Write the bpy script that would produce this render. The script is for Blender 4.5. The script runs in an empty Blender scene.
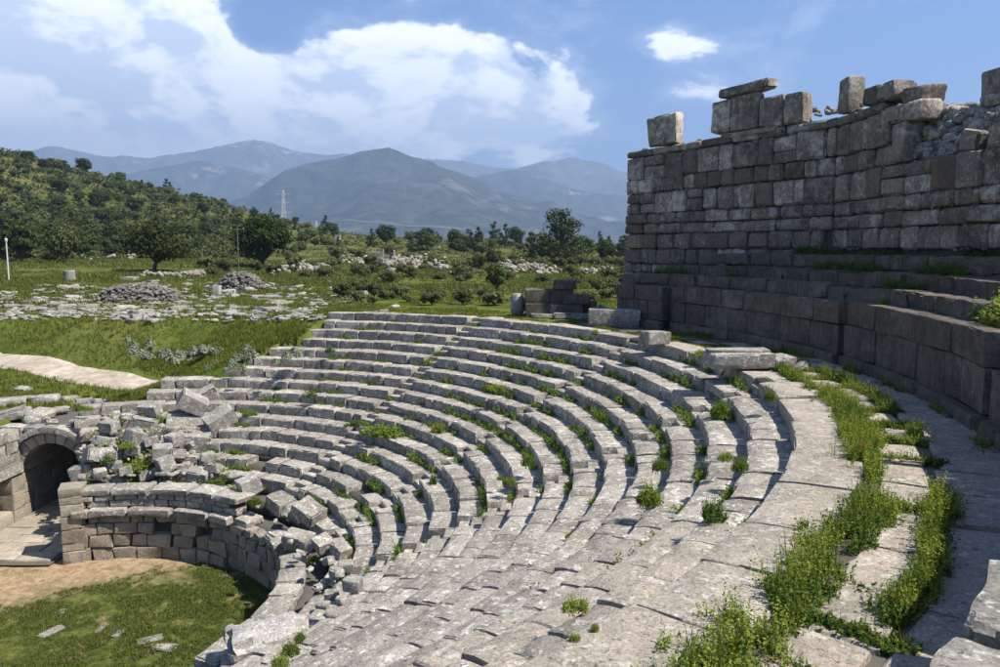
import bpy, math, random
import numpy as np

rng = np.random.default_rng(11)
random.seed(11)
rad = math.radians
scn = bpy.context.scene
COL = scn.collection

# ------------------------------------------------------------------ camera
CAM_H, PITCH, FPX = 3.39, 0.112, 763.4
cam_data = bpy.data.cameras.new('camera')
cam_data.sensor_width = 36.0
cam_data.lens = FPX / 1000.0 * 36.0
cam_data.clip_start, cam_data.clip_end = 0.1, 60000.0
cam = bpy.data.objects.new('camera', cam_data)
COL.objects.link(cam)
cam.location = (0, 0, CAM_H)
cam.rotation_euler = (math.pi / 2 - PITCH, 0, 0)
scn.camera = cam

# ------------------------------------------------------------------ light
SUN_AZ, SUN_EL = rad(-17.0), rad(54.0)          # azimuth counted from +X towards +Y
sun_dir = np.array([math.cos(SUN_AZ) * math.cos(SUN_EL), math.sin(SUN_AZ) * math.cos(SUN_EL), math.sin(SUN_EL)])
sd = bpy.data.lights.new('sun', 'SUN')
sd.energy, sd.angle, sd.color = 5.0, rad(0.53), (1.0, 0.94, 0.84)
sun = bpy.data.objects.new('sun', sd)
COL.objects.link(sun)
from mathutils import Vector
sun.rotation_euler = Vector(sun_dir).to_track_quat('Z', 'Y').to_euler()

scn.view_settings.view_transform = 'Standard'
scn.view_settings.look = 'None'
scn.view_settings.gamma = 1.0
scn.view_settings.exposure = 1.22
scn.view_settings.use_curve_mapping = False
scn.cycles.use_denoising = True
scn.cycles.volume_bounces = 0
scn.cycles.max_bounces = 6
scn.cycles.diffuse_bounces = 2
scn.cycles.transparent_max_bounces = 6

# ------------------------------------------------------------------ node helper
class NT:
    def __init__(s, tree):
        s.t = tree; s.n = tree.nodes; s.l = tree.links
    def node(s, typ, **kw):
        nd = s.n.new(typ)
        for k, v in kw.items():
            setattr(nd, k, v)
        return nd
    def put(s, sock, v):
        if isinstance(v, bpy.types.NodeSocket): s.l.new(v, sock)
        elif v is not None: sock.default_value = v
    def math(s, op, a, b=None, c=None, clamp=False):
        nd = s.node('ShaderNodeMath', operation=op, use_clamp=clamp)
        s.put(nd.inputs[0], a); s.put(nd.inputs[1], b)
        if c is not None: s.put(nd.inputs[2], c)
        return nd.outputs[0]
    def vec(s, op, a, b=None, scale=None):
        nd = s.node('ShaderNodeVectorMath', operation=op)
        s.put(nd.inputs[0], a); s.put(nd.inputs[1], b)
        if scale is not None: s.put(nd.inputs['Scale'], scale)
        return nd.outputs['Value'] if op in ('DOT_PRODUCT', 'LENGTH') else nd.outputs[0]
    def noise(s, v, scale, detail=4, rough=0.55, dist=0.0):
        nd = s.node('ShaderNodeTexNoise')
        s.put(nd.inputs['Vector'], v); nd.inputs['Scale'].default_value = scale
        nd.inputs['Detail'].default_value = detail; nd.inputs['Roughness'].default_value = rough
        nd.inputs['Distortion'].default_value = dist
        return nd.outputs[0]
    def voro(s, v, scale, feature='F1', rnd=1.0):
        nd = s.node('ShaderNodeTexVoronoi', feature=feature)
        s.put(nd.inputs['Vector'], v); nd.inputs['Scale'].default_value = scale
        nd.inputs['Randomness'].default_value = rnd
        return nd.outputs['Distance']
    def step(s, v, a, b, lo=0.0, hi=1.0):
        nd = s.node('ShaderNodeMapRange', interpolation_type='SMOOTHSTEP')
        s.put(nd.inputs[0], v)
        for i, q in enumerate((a, b, lo, hi)): s.put(nd.inputs[i + 1], q)
        return nd.outputs[0]
    def mix(s, f, a, b, typ='MIX'):
        nd = s.node('ShaderNodeMix', data_type='RGBA', blend_type=typ)
        s.put(nd.inputs[0], f)
        s.put(nd.inputs[6], a if not isinstance(a, tuple) else (*a, 1)[:4])
        s.put(nd.inputs[7], b if not isinstance(b, tuple) else (*b, 1)[:4])
        return nd.outputs[2]

# ------------------------------------------------------------------ world
world = bpy.data.worlds.new('World')
scn.world = world
world.use_nodes = True
def build_world():
    w = NT(world.node_tree); w.n.clear()
    out = w.node('ShaderNodeOutputWorld')
    sky = w.node('ShaderNodeTexSky', sky_type='NISHITA', sun_disc=False)
    sky.sun_elevation = SUN_EL
    sky.sun_rotation = math.pi / 2 - SUN_AZ
    sky.altitude = 100; sky.air_density = 1.0; sky.dust_density = 0.5; sky.ozone_density = 2.5
    tc = w.node('ShaderNodeTexCoord')
    d = tc.outputs['Generated']
    sep = w.node('ShaderNodeSeparateXYZ'); w.l.new(d, sep.inputs[0])
    az = w.math('MULTIPLY', w.math('ARCTAN2', sep.outputs[0], sep.outputs[1]), 180 / math.pi)
    el = w.math('MULTIPLY', w.math('ARCSINE', sep.outputs[2]), 180 / math.pi)
    def blob(a, e, sa, se, amp):
        q = w.math('ADD', w.math('POWER', w.math('DIVIDE', w.math('SUBTRACT', az, a), sa), 2.0),
                   w.math('POWER', w.math('DIVIDE', w.math('SUBTRACT', el, e), se), 2.0))
        return w.math('MULTIPLY', w.math('POWER', 2.718, w.math('MULTIPLY', q, -1.0)), amp)
    sc = w.vec('MULTIPLY', d, (1.0, 1.0, 1.9))
    n1 = w.noise(sc, 5.2, 11, 0.60, 0.25)
    off = w.vec('ADD', sc, (0.030, -0.012, 0.040))
    n2 = w.noise(off, 5.2, 11, 0.60, 0.25)
    bias = -0.13
    for b in [(-32, 12.5, 12, 5.5, .50), (-22, 10.5, 6.5, 4.0, .42), (-24, 7.2, 15, 3.0, .36), (-11, 9.5, 6.5, 3.4, .42), (-5, 12.5, 7.5, 3.4, .44),
              (1, 8.8, 6.5, 2.6, .34), (12.5, 14, 2.4, 1.3, .22), (-24, 19.8, 5, 1.3, .34), (-15.5, 18.3, 1.6, .8, .2), (-5, 18.8, 6, .7, .2), (-17, 15.0, 2.2, 2.4, -.16),
              (30, 20, 8, 1.5, .16), (14.5, 10.5, 3, 1.3, .10), (-52, 14, 14, 6, .30), (-85, 12, 20, 5, .25)]:
        bias = w.math('ADD', blob(*b), bias)
    dens = w.math('ADD', n1, bias)
    mask = w.step(dens, 0.475, 0.57)
    thin = w.step(dens, 0.36, 0.60)
    mask = w.math('MAXIMUM', mask, w.math('MULTIPLY', thin, 0.30))
    lit = w.step(w.math('SUBTRACT', n1, n2), -0.085, 0.055)
    deep = w.step(dens, 0.55, 0.95)
    lit2 = w.math('SUBTRACT', lit, w.math('MULTIPLY', deep, 0.12), clamp=True)
    low = w.step(el, 5.0, 11.0)
    lit2 = w.math('MULTIPLY', lit2, w.step(low, 0, 1, 0.50, 1.0))
    ccol = w.mix(lit2, (0.50, 0.56, 0.67), (0.92, 0.91, 0.90))
    b_sky = w.node('ShaderNodeBackground'); b_sky.inputs['Strength'].default_value = 0.057
    hz = w.step(el, -2.0, 16.0)
    skyc = w.mix(hz, w.mix(0.25, sky.outputs[0], (5.6, 6.6, 8.0)), sky.outputs[0])
    w.l.new(w.mix(1.0, skyc, (0.66, 0.88, 1.28), 'MULTIPLY'), b_sky.inputs['Color'])
    b_cl = w.node('ShaderNodeBackground'); w.l.new(ccol, b_cl.inputs['Color']); b_cl.inputs['Strength'].default_value = 0.98
    ms = w.node('ShaderNodeMixShader')
    w.l.new(w.math('MULTIPLY', mask, w.step(el, -1.0, 2.0)), ms.inputs[0]); w.l.new(b_sky.outputs[0], ms.inputs[1]); w.l.new(b_cl.outputs[0], ms.inputs[2])
    w.l.new(ms.outputs[0], out.inputs['Surface'])
build_world()

# ------------------------------------------------------------------ geometry of the place
CX, CY = -13.458, 20.776          # centre of the orchestra
RT, DR, HR = 20.124, 0.78, 0.397  # front edge of the top row, depth and height of one row
NR = 16
Z_ORCH = -8.3
def ray(u, v):
    x = (u - 500) / FPX; y = (333.5 - v) / FPX
    return np.array([x, math.cos(PITCH) + y * math.sin(PITCH), -math.sin(PITCH) + y * math.cos(PITCH)])
def at(u, v, z):                  # photograph position + real height -> point of the place
    r = ray(u, v); t = (z - CAM_H) / r[2]
    return np.array([r[0] * t, r[1] * t, z])
def atd(u, v, dist):
    r = ray(u, v); r = r / math.hypot(r[0], r[1]) * dist
    return np.array([r[0], r[1], r[2] + CAM_H])
def polar(p):
    return math.hypot(p[0] - CX, p[1] - CY), math.degrees(math.atan2(p[1] - CY, p[0] - CX))
def pt(r, a, z=0.0):
    return np.array([CX + r * math.cos(rad(a)), CY + r * math.sin(rad(a)), z])
def pxarea(p, L, Hh):
    c = p[1] * math.cos(PITCH) - (p[2] - CAM_H) * math.sin(PITCH)
    if c < 0.5: return 0.0
    u = 500 + FPX * p[0] / c
    v = 333.5 - FPX * (p[1] * math.sin(PITCH) + (p[2] - CAM_H) * math.cos(PITCH)) / c
    if u < -30 or u > 1030 or v > 700 or v < -40: return 0.0
    return L * Hh * (FPX / c) ** 2

# ------------------------------------------------------------------ noise (numpy)
def _hash(i, j, k, s):
    h = (i * 374761393 + j * 668265263 + k * 2147483647 + s * 1274126177) & 0xFFFFFFFF
    h = ((h ^ (h >> 13)) * 1274126177) & 0xFFFFFFFF
    h = h ^ (h >> 16)
    return (h & 0xFFFF) / 65535.0
def vnoise(P, seed=0):
    P = np.asarray(P, float)
    F = np.floor(P).astype(np.int64); t = P - F; t = t * t * (3 - 2 * t)
    o = 0
    for a in (0, 1):
        for b in (0, 1):
            for c in (0, 1):
                wgt = (t[:, 0] if a else 1 - t[:, 0]) * (t[:, 1] if b else 1 - t[:, 1]) * (t[:, 2] if c else 1 - t[:, 2])
                o = o + wgt * _hash(F[:, 0] + a, F[:, 1] + b, F[:, 2] + c, seed)
    return o * 2 - 1
def fbm(P, seed=0, oct=4):
    o = 0; amp = 1.0; s = 0
    for i in range(oct):
        o = o + amp * vnoise(P * 2 ** i, seed + i * 17); s += amp; amp *= 0.5
    return o / s
def n2(x, y, seed=0, oct=4):
    x = np.asarray(x, float); sh = x.shape
    P = np.stack([x.ravel(), np.asarray(y, float).ravel(), np.full(x.size, 0.37)], 1)
    return fbm(P, seed, oct).reshape(sh)
def sstep(x, a, b):
    t = np.clip((np.asarray(x, float) - a) / (b - a), 0, 1); return t * t * (3 - 2 * t)

# ------------------------------------------------------------------ object helpers
def tag(o, label=None, cat=None, group=None, kind=None):
    if label: o['label'] = label
    if cat: o['category'] = cat
    if group: o['group'] = group
    if kind: o['kind'] = kind
    return o
def empty(name, loc=(0, 0, 0), rz=0.0, **kw):
    o = bpy.data.objects.new(name, None); COL.objects.link(o)
    o.location = loc; o.rotation_euler = (0, 0, rz); o.empty_display_size = 0.3
    return tag(o, **kw)
def make_mesh(name, V, F, mat, smooth=False, sharp=False):
    me = bpy.data.meshes.new(name)
    V = np.asarray(V, np.float32)
    if isinstance(F, np.ndarray) and F.ndim == 2:
        n, k = F.shape
        me.vertices.add(len(V)); me.vertices.foreach_set('co', V.ravel())
        me.loops.add(n * k); me.loops.foreach_set('vertex_index', F.astype(np.int32).ravel())
        me.polygons.add(n); me.polygons.foreach_set('loop_start', np.arange(0, n * k, k, dtype=np.int32))
        me.update(calc_edges=True)
    else:
        me.from_pydata(V.tolist(), [], F)
    me.materials.append(mat)
    if smooth:
        me.polygons.foreach_set('use_smooth', np.ones(len(me.polygons), bool))
        if sharp or len(me.polygons) < 3000: me.set_sharp_from_angle(angle=rad(32))
    me.update()
    return me
def obj(name, me, parent=None, loc=None, rot=None, **kw):
    o = bpy.data.objects.new(name, me); COL.objects.link(o)
    if parent is not None: o.parent = parent
    if loc is not None: o.location = loc
    if rot is not None: o.rotation_euler = rot
    return tag(o, **kw)
def copy_tree(o, parent=None):
    c = o.copy(); COL.objects.link(c)
    if parent is not None: c.parent = parent
    for ch in list(o.children): copy_tree(ch, c)
    return c

# ------------------------------------------------------------------ stones
_gb = {}
def gridbox(nx, ny, nz):
    key = (nx, ny, nz)
    if key in _gb: return _gb[key]
    idx = {}; I = []
    for i in range(nx + 1):
        for j in range(ny + 1):
            for k in range(nz + 1):
                if i in (0, nx) or j in (0, ny) or k in (0, nz):
                    idx[i, j, k] = len(I); I.append((i, j, k))
    F = []
    for i in range(nx):
        for j in range(ny):
            F.append([idx[i, j, 0], idx[i, j + 1, 0], idx[i + 1, j + 1, 0], idx[i + 1, j, 0]])
            F.append([idx[i, j, nz], idx[i + 1, j, nz], idx[i + 1, j + 1, nz], idx[i, j + 1, nz]])
    for i in range(nx):
        for k in range(nz):
            F.append([idx[i, 0, k], idx[i + 1, 0, k], idx[i + 1, 0, k + 1], idx[i, 0, k + 1]])
            F.append([idx[i, ny, k], idx[i, ny, k + 1], idx[i + 1, ny, k + 1], idx[i + 1, ny, k]])
    for j in range(ny):
        for k in range(nz):
            F.append([idx[0, j, k], idx[0, j, k + 1], idx[0, j + 1, k + 1], idx[0, j + 1, k]])
            F.append([idx[nx, j, k], idx[nx, j + 1, k], idx[nx, j + 1, k + 1], idx[nx, j, k + 1]])
    _gb[key] = (np.array(I), np.array(F, np.int32))
    return _gb[key]
def stone(L, D, Hh, bev=0.03, seg=(5, 4, 3), amp=0.012, chip=0.03, freq=2.2, seed=None, skew=0.035):
    """a squared stone with worn edges: local verts centred on the block, quads"""
    I, F = gridbox(*seg)
    if seed is None: seed = int(rng.integers(1 << 20))
    hs = (L / 2, D / 2, Hh / 2); V = np.zeros((len(I), 3)); ext = np.zeros((len(I), 3), bool)
    for ax in range(3):
        n = seg[ax]; b = min(bev, hs[ax] * 0.6)
        if n <= 2: c = np.linspace(-hs[ax], hs[ax], n + 1)
        else: c = np.concatenate([[-hs[ax]], np.linspace(-hs[ax] + b, hs[ax] - b, n - 1), [hs[ax]]])
        V[:, ax] = c[I[:, ax]]; ext[:, ax] = (I[:, ax] == 0) | (I[:, ax] == n)
    cnt = ext.sum(1)
    U = V / np.array(hs); J = rng.uniform(-1, 1, (2, 2, 2, 3)) * skew * np.minimum(np.array(hs) * 2, 0.9)
    Q = np.zeros_like(V)
    for a in (0, 1):
        for b in (0, 1):
            for c in (0, 1):
                wt = (0.5 + (a - 0.5) * U[:, 0]) * (0.5 + (b - 0.5) * U[:, 1]) * (0.5 + (c - 0.5) * U[:, 2]); Q += wt[:, None] * J[a, b, c]
    bev = min(bev, 0.022) if bev < 0.08 else bev
    inn = np.where(cnt == 2, 0.25, np.where(cnt == 3, 0.5, 0.0)) * bev
    for ax in range(3):
        V[:, ax] -= np.sign(V[:, ax]) * inn * ext[:, ax]
    o = rng.random(3) * 50
    N = np.stack([fbm(V * freq + o + q * 13.1, seed + q, 3) for q in range(3)], 1)
    V = V + N * amp + Q
    e = (np.clip(vnoise(V * 3.1 + o, seed + 9) - 0.05, 0, 1) + 2.2 * np.clip(vnoise(V * 1.7 + o, seed + 19) - 0.55, 0, 1)) * chip      # chipped arrises
    for ax in range(3):
        V[:, ax] -= np.sign(V[:, ax]) * e * (cnt >= 2) * ext[:, ax]
    return V, F
def rotm(rx, ry, rz):
    cx, sx, cy, sy, cz, sz = math.cos(rx), math.sin(rx), math.cos(ry), math.sin(ry), math.cos(rz), math.sin(rz)
    X = np.array([[1, 0, 0], [0, cx, -sx], [0, sx, cx]]); Y = np.array([[cy, 0, sy], [0, 1, 0], [-sy, 0, cy]]); Z = np.array([[cz, -sz, 0], [sz, cz, 0], [0, 0, 1]])
    return Z @ Y @ X
def arc_stone(V, r, a, z, tilt=(0, 0, 0)):
    """bend a local stone (x along the arc, y outwards, z up) to radius r, angle a; returns origin and local verts"""
    V = V @ rotm(*tilt).T
    th = rad(a) - V[:, 0] / r
    rr = r + V[:, 1]
    W = np.stack([CX + rr * np.cos(th), CY + rr * np.sin(th), z + V[:, 2]], 1)
    c = pt(r, a, z)
    return c, W - c
class Bag:                       # joins many small pieces into one mesh
    def __init__(s): s.V = []; s.F = []; s.n = 0
    def add(s, V, F):
        s.V.append(np.asarray(V, np.float32)); s.F.append(np.asarray(F, np.int32) + s.n); s.n += len(V)
    def mesh(s, name, mat, smooth=False):
        return make_mesh(name, np.concatenate(s.V), np.concatenate(s.F), mat, smooth, smooth)
def ring(r0, r1, a0, a1, z0, z1, n=60):
    """closed curved bar"""
    A = np.linspace(a0, a1, n + 1); V = []; F = []
    for a in A:
        for r, z in ((r0, z0), (r1, z0), (r1, z1), (r0, z1)): V.append(pt(r, a, z))
    for i in range(n):
        b = i * 4
        for q in range(4): F.append([b + q, b + (q + 1) % 4, b + 4 + (q + 1) % 4, b + 4 + q])
    F.append([3, 2, 1, 0]); b = n * 4; F.append([b, b + 1, b + 2, b + 3])
    return np.array(V), np.array(F, np.int32)

# ------------------------------------------------------------------ materials
K_ALB = 0.70                      # real stone and leaves are darker than they look in sunlight
def kk(c): return None if c is None else tuple(q * K_ALB for q in c)
def new_mat(name):
    m = bpy.data.materials.new(name); m.use_nodes = True
    t = NT(m.node_tree); t.n.clear()
    out = t.node('ShaderNodeOutputMaterial')
    return m, t, out
def stone_mat(name, base, light, dark, warm, lichen=0.5, spots=0.5, darkness=0.35, streak=0.0, warmth=0.3, bump=0.6, var=0.30, scale=1.6, bloom=0.0):
    m, t, out = new_mat(name); base, light, dark, warm = kk(base), kk(light), kk(dark), kk(warm)
    tc = t.node('ShaderNodeTexCoord'); oi = t.node('ShaderNodeObjectInfo'); geo = t.node('ShaderNodeNewGeometry')
    rnd = t.math('FRACT', t.math('ADD', oi.outputs['Random'], t.math('MULTIPLY', geo.outputs['Random Per Island'], 7.31)))
    comb = t.node('ShaderNodeCombineXYZ')
    t.l.new(t.math('MULTIPLY', rnd, 37.0), comb.inputs[0]); t.l.new(t.math('MULTIPLY', rnd, 91.0), comb.inputs[1])
    P = t.vec('ADD', tc.outputs['Object'], comb.outputs[0])
    P = t.vec('SCALE', P, scale=scale)
    big = t.noise(P, 0.9, 5, 0.6)
    mid = t.noise(P, 4.0, 6, 0.62, 0.4)
    fine = t.noise(P, 15.0, 6, 0.72)
    col = t.mix(t.step(big, 0.30, 0.70), dark, base)
    col = t.mix(t.math('MULTIPLY', t.step(t.noise(P, 1.7, 4, 0.6), 0.52, 0.72), warmth), col, warm)
    # pale lichen crust in blotches and round spots
    col = t.mix(t.math('MULTIPLY', t.step(mid, 0.53, 0.66), lichen), col, light)
    vo = t.voro(t.vec('ADD', P, t.vec('SCALE', t.node('ShaderNodeTexNoise').outputs[1], scale=0.0)), 5.5)
    sp = t.math('MULTIPLY', t.step(t.math('ADD', vo, t.math('MULTIPLY', fine, 0.30)), 0.42, 0.30), t.step(t.noise(P, 2.3, 3, 0.5), 0.45, 0.6))
    col = t.mix(t.math('MULTIPLY', sp, spots), col, light)
    # dark weathering, pits
    dk = t.step(t.noise(P, 7.5, 5, 0.68, 0.6), 0.56, 0.74)
    col = t.mix(t.math('MULTIPLY', dk, darkness), col, tuple(c * 0.35 for c in dark))
    if streak > 0:
        sep = t.vec('MULTIPLY', P, (2.6, 2.6, 0.18))
        st = t.step(t.noise(sep, 1.6, 5, 0.6), 0.50, 0.70)
        col = t.mix(t.math('MULTIPLY', st, streak), col, tuple(c * 0.40 for c in dark))
        st2 = t.step(t.noise(t.vec('ADD', sep, (5.3, 1.7, 9.1)), 2.1, 4, 0.6), 0.58, 0.72)
        col = t.mix(t.math('MULTIPLY', st2, streak * 0.6), col, light)
    if bloom > 0:
        gp = geo.outputs['Position']
        bl = t.step(t.math('ADD', t.math('MULTIPLY', t.noise(gp, 0.55, 5, 0.6), 0.7), t.math('MULTIPLY', t.noise(gp, 3.5, 5, 0.65, 0.5), 0.5)), 0.60, 0.74)
        col = t.mix(t.math('MULTIPLY', bl, bloom), col, light)
    col = t.mix(1.0, col, t.mix(t.step(fine, 0.28, 0.72), (0.62, 0.62, 0.61), (1.32, 1.32, 1.33)), 'MULTIPLY')
    vv = t.math('ADD', t.math('MULTIPLY', rnd, 2 * var), 1.0 - var)
    cv = t.node('ShaderNodeCombineXYZ')
    for i in range(3): t.l.new(vv, cv.inputs[i])
    col = t.mix(1.0, col, cv.outputs[0], 'MULTIPLY')
    bs = t.node('ShaderNodeBsdfPrincipled')
    t.l.new(col, bs.inputs['Base Color']); bs.inputs['Roughness'].default_value = 0.92
    bs.inputs['Specular IOR Level'].default_value = 0.15
    hgt = t.math('ADD', t.math('MULTIPLY', mid, 0.8), t.math('ADD', t.math('MULTIPLY', fine, 0.35), t.math('MULTIPLY', dk, -0.45)))
    bp = t.node('ShaderNodeBump'); bp.inputs['Strength'].default_value = bump; bp.inputs['Distance'].default_value = 0.05
    t.l.new(hgt, bp.inputs['Height']); t.l.new(bp.outputs[0], bs.inputs['Normal'])
    t.l.new(bs.outputs[0], out.inputs['Surface'])
    return m
def leaf_mat(name, c1, c2, c3=None, trans=0.35, objvar=0.25, c3amt=0.15):
    m, t, out = new_mat(name); c1, c2, c3 = kk(c1), kk(c2), kk(c3)
    geo = t.node('ShaderNodeNewGeometry'); oi = t.node('ShaderNodeObjectInfo')
    r = geo.outputs['Random Per Island']
    col = t.mix(r, c1, c2)
    if c3 is not None:
        col = t.mix(t.step(t.math('FRACT', t.math('MULTIPLY', r, 13.7)), 1.0 - c3amt, 1.0 - c3amt + 0.02), col, c3)
    v = t.math('ADD', t.math('MULTIPLY', oi.outputs['Random'], 2 * objvar), 1.0 - objvar)
    cv = t.node('ShaderNodeCombineXYZ')
    for i in range(3): t.l.new(v, cv.inputs[i])
    col = t.mix(1.0, col, cv.outputs[0], 'MULTIPLY')
    df = t.node('ShaderNodeBsdfDiffuse'); t.l.new(col, df.inputs[0])
    tr = t.node('ShaderNodeBsdfTranslucent'); t.l.new(t.mix(1.0, col, (1.1, 1.25, 0.6), 'MULTIPLY'), tr.inputs[0])
    ms = t.node('ShaderNodeMixShader'); ms.inputs[0].default_value = trans
    t.l.new(df.outputs[0], ms.inputs[1]); t.l.new(tr.outputs[0], ms.inputs[2]); t.l.new(ms.outputs[0], out.inputs['Surface'])
    return m
def plain_mat(name, col, rough=0.8, nz=6.0, var=0.25, metal=0.0, bump=0.2):
    m, t, out = new_mat(name); col = kk(col)
    tc = t.node('ShaderNodeTexCoord')
    n = t.noise(tc.outputs['Object'], nz, 5, 0.6)
    c = t.mix(n, tuple(q * (1 - var) for q in col), tuple(q * (1 + var) for q in col))
    bs = t.node('ShaderNodeBsdfPrincipled'); t.l.new(c, bs.inputs['Base Color'])
    bs.inputs['Roughness'].default_value = rough; bs.inputs['Metallic'].default_value = metal
    bp = t.node('ShaderNodeBump'); bp.inputs['Strength'].default_value = bump; bp.inputs['Distance'].default_value = 0.05
    t.l.new(n, bp.inputs['Height']); t.l.new(bp.outputs[0], bs.inputs['Normal'])
    t.l.new(bs.outputs[0], out.inputs['Surface'])
    return m
M = {}
M['seat'] = stone_mat('seat_limestone', (0.47, 0.43, 0.37), (0.80, 0.77, 0.71), (0.275, 0.25, 0.21), (0.48, 0.40, 0.30), lichen=0.8, spots=0.85, darkness=0.75, warmth=0.35, bump=1.0, var=0.20)
M['slab'] = stone_mat('slab_limestone', (0.48, 0.42, 0.35), (0.74, 0.70, 0.635), (0.32, 0.285, 0.235), (0.54, 0.43, 0.33), lichen=0.55, spots=0.6, darkness=0.45, warmth=0.45, bump=0.9, var=0.10)
M['wall'] = stone_mat('wall_limestone', (0.33, 0.283, 0.228), (0.62, 0.56, 0.475), (0.17, 0.147, 0.12), (0.44, 0.30, 0.195), lichen=0.6, spots=0.5, darkness=0.65, streak=0.45, warmth=0.4, bump=1.0, var=0.40, bloom=0.8)
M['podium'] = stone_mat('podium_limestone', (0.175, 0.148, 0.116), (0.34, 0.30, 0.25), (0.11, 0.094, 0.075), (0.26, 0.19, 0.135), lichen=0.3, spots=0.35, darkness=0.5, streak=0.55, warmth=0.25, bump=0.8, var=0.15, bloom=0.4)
M['orch'] = stone_mat('orchestra_limestone', (0.42, 0.365, 0.285), (0.58, 0.54, 0.46), (0.30, 0.265, 0.21), (0.50, 0.37, 0.24), lichen=0.35, spots=0.4, darkness=0.55, warmth=0.6, bump=0.9, var=0.22)
M['fallen'] = stone_mat('fallen_limestone', (0.43, 0.405, 0.36), (0.70, 0.68, 0.63), (0.25, 0.235, 0.21), (0.45, 0.38, 0.30), lichen=0.85, spots=0.9, darkness=0.6, warmth=0.2, bump=0.9, var=0.16)
M['rubble'] = stone_mat('rubble_limestone', (0.42, 0.38, 0.31), (0.62, 0.585, 0.52), (0.26, 0.235, 0.19), (0.40, 0.30, 0.21), lichen=0.5, spots=0.4, darkness=0.5, warmth=0.5, bump=0.8, var=0.3)
M['field'] = stone_mat('field_limestone', (0.42, 0.395, 0.345), (0.64, 0.61, 0.555), (0.25, 0.235, 0.20), (0.45, 0.40, 0.33), lichen=0.8, spots=0.6, darkness=0.45, warmth=0.2, bump=0.7, var=0.25)
M['boulder'] = stone_mat('boulder_limestone', (0.56, 0.53, 0.48), (0.80, 0.78, 0.74), (0.34, 0.32, 0.29), (0.55, 0.46, 0.36), lichen=0.9, spots=0.9, darkness=0.75, warmth=0.2, bump=1.0, var=0.05)
M['arch'] = stone_mat('arch_limestone', (0.48, 0.42, 0.33), (0.60, 0.57, 0.50), (0.36, 0.32, 0.255), (0.56, 0.43, 0.29), lichen=0.35, spots=0.4, darkness=0.35, warmth=0.6, bump=0.7, var=0.16)
M['soil'] = plain_mat('dark_soil', (0.12, 0.105, 0.08), 1.0, 3.0, 0.4)
M['core'] = plain_mat('mortar_core', (0.11, 0.10, 0.085), 1.0, 5.0, 0.4, bump=0.8)
M['weed'] = leaf_mat('weed_leaves', (0.19, 0.26, 0.04), (0.37, 0.41, 0.085), (0.50, 0.45, 0.06), 0.35, 0.0, 0.05)
M['weed_dark'] = leaf_mat('weed_dark_leaves', (0.085, 0.155, 0.035), (0.18, 0.25, 0.06), None, 0.35, 0.0)
M['herb'] = leaf_mat('herb_leaves', (0.12, 0.19, 0.03), (0.25, 0.31, 0.06), None, 0.35, 0.2)
M['grass'] = leaf_mat('grass_blades', (0.085, 0.125, 0.020), (0.225, 0.245, 0.050), (0.36, 0.32, 0.085), 0.35, 0.0, 0.16)
M['ograss'] = leaf_mat('short_grass_blades', (0.085, 0.14, 0.024), (0.20, 0.225, 0.055), (0.34, 0.27, 0.13), 0.35, 0.0, 0.16)
M['pasture'] = leaf_mat('pasture_blades', (0.075, 0.11, 0.022), (0.19, 0.21, 0.05), (0.26, 0.23, 0.09), 0.3, 0.0, 0.2)
M['thistle'] = leaf_mat('thistle_leaves', (0.20, 0.25, 0.15), (0.42, 0.44, 0.34), None, 0.2, 0.1)
M['poppy'] = leaf_mat('poppy_petals', (0.55, 0.02, 0.01), (0.45, 0.03, 0.01), None, 0.3, 0.0)
M['tree_a'] = leaf_mat('evergreen_leaves', (0.052, 0.072, 0.024), (0.115, 0.135, 0.048), None, 0.2, 0.30)
M['tree_b'] = leaf_mat('olive_leaves', (0.080, 0.098, 0.042), (0.165, 0.18, 0.085), None, 0.2, 0.25)
M['tree_c'] = leaf_mat('dark_oak_leaves', (0.026, 0.048, 0.014), (0.068, 0.098, 0.028), None, 0.2, 0.15)
M['tree_d'] = leaf_mat('pine_needles', (0.038, 0.058, 0.020), (0.095, 0.115, 0.042), None, 0.2, 0.2)
M['scrub'] = leaf_mat('scrub_leaves', (0.085, 0.105, 0.034), (0.20, 0.205, 0.075), (0.24, 0.18, 0.10), 0.2, 0.0, 0.12)
M['hill_scrub'] = leaf_mat('hill_scrub_leaves', (0.050, 0.068, 0.026), (0.125, 0.138, 0.056), (0.13, 0.11, 0.06), 0.2, 0.0, 0.08)
M['scrub_olive'] = leaf_mat('scrub_bush_leaves', (0.085, 0.105, 0.040), (0.19, 0.20, 0.085), None, 0.2, 0.3)
M['bark'] = plain_mat('bark', (0.09, 0.07, 0.05), 0.95, 4.0, 0.4)
M['white_metal'] = plain_mat('white_paint', (0.75, 0.75, 0.73), 0.5, 2.0, 0.05)
M['steel'] = plain_mat('galvanised_steel', (0.7, 0.71, 0.72), 0.6, 2.0, 0.1, 0.0)
M['wood'] = plain_mat('pole_wood', (0.16, 0.13, 0.10), 0.9, 3.0, 0.3)

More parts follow.
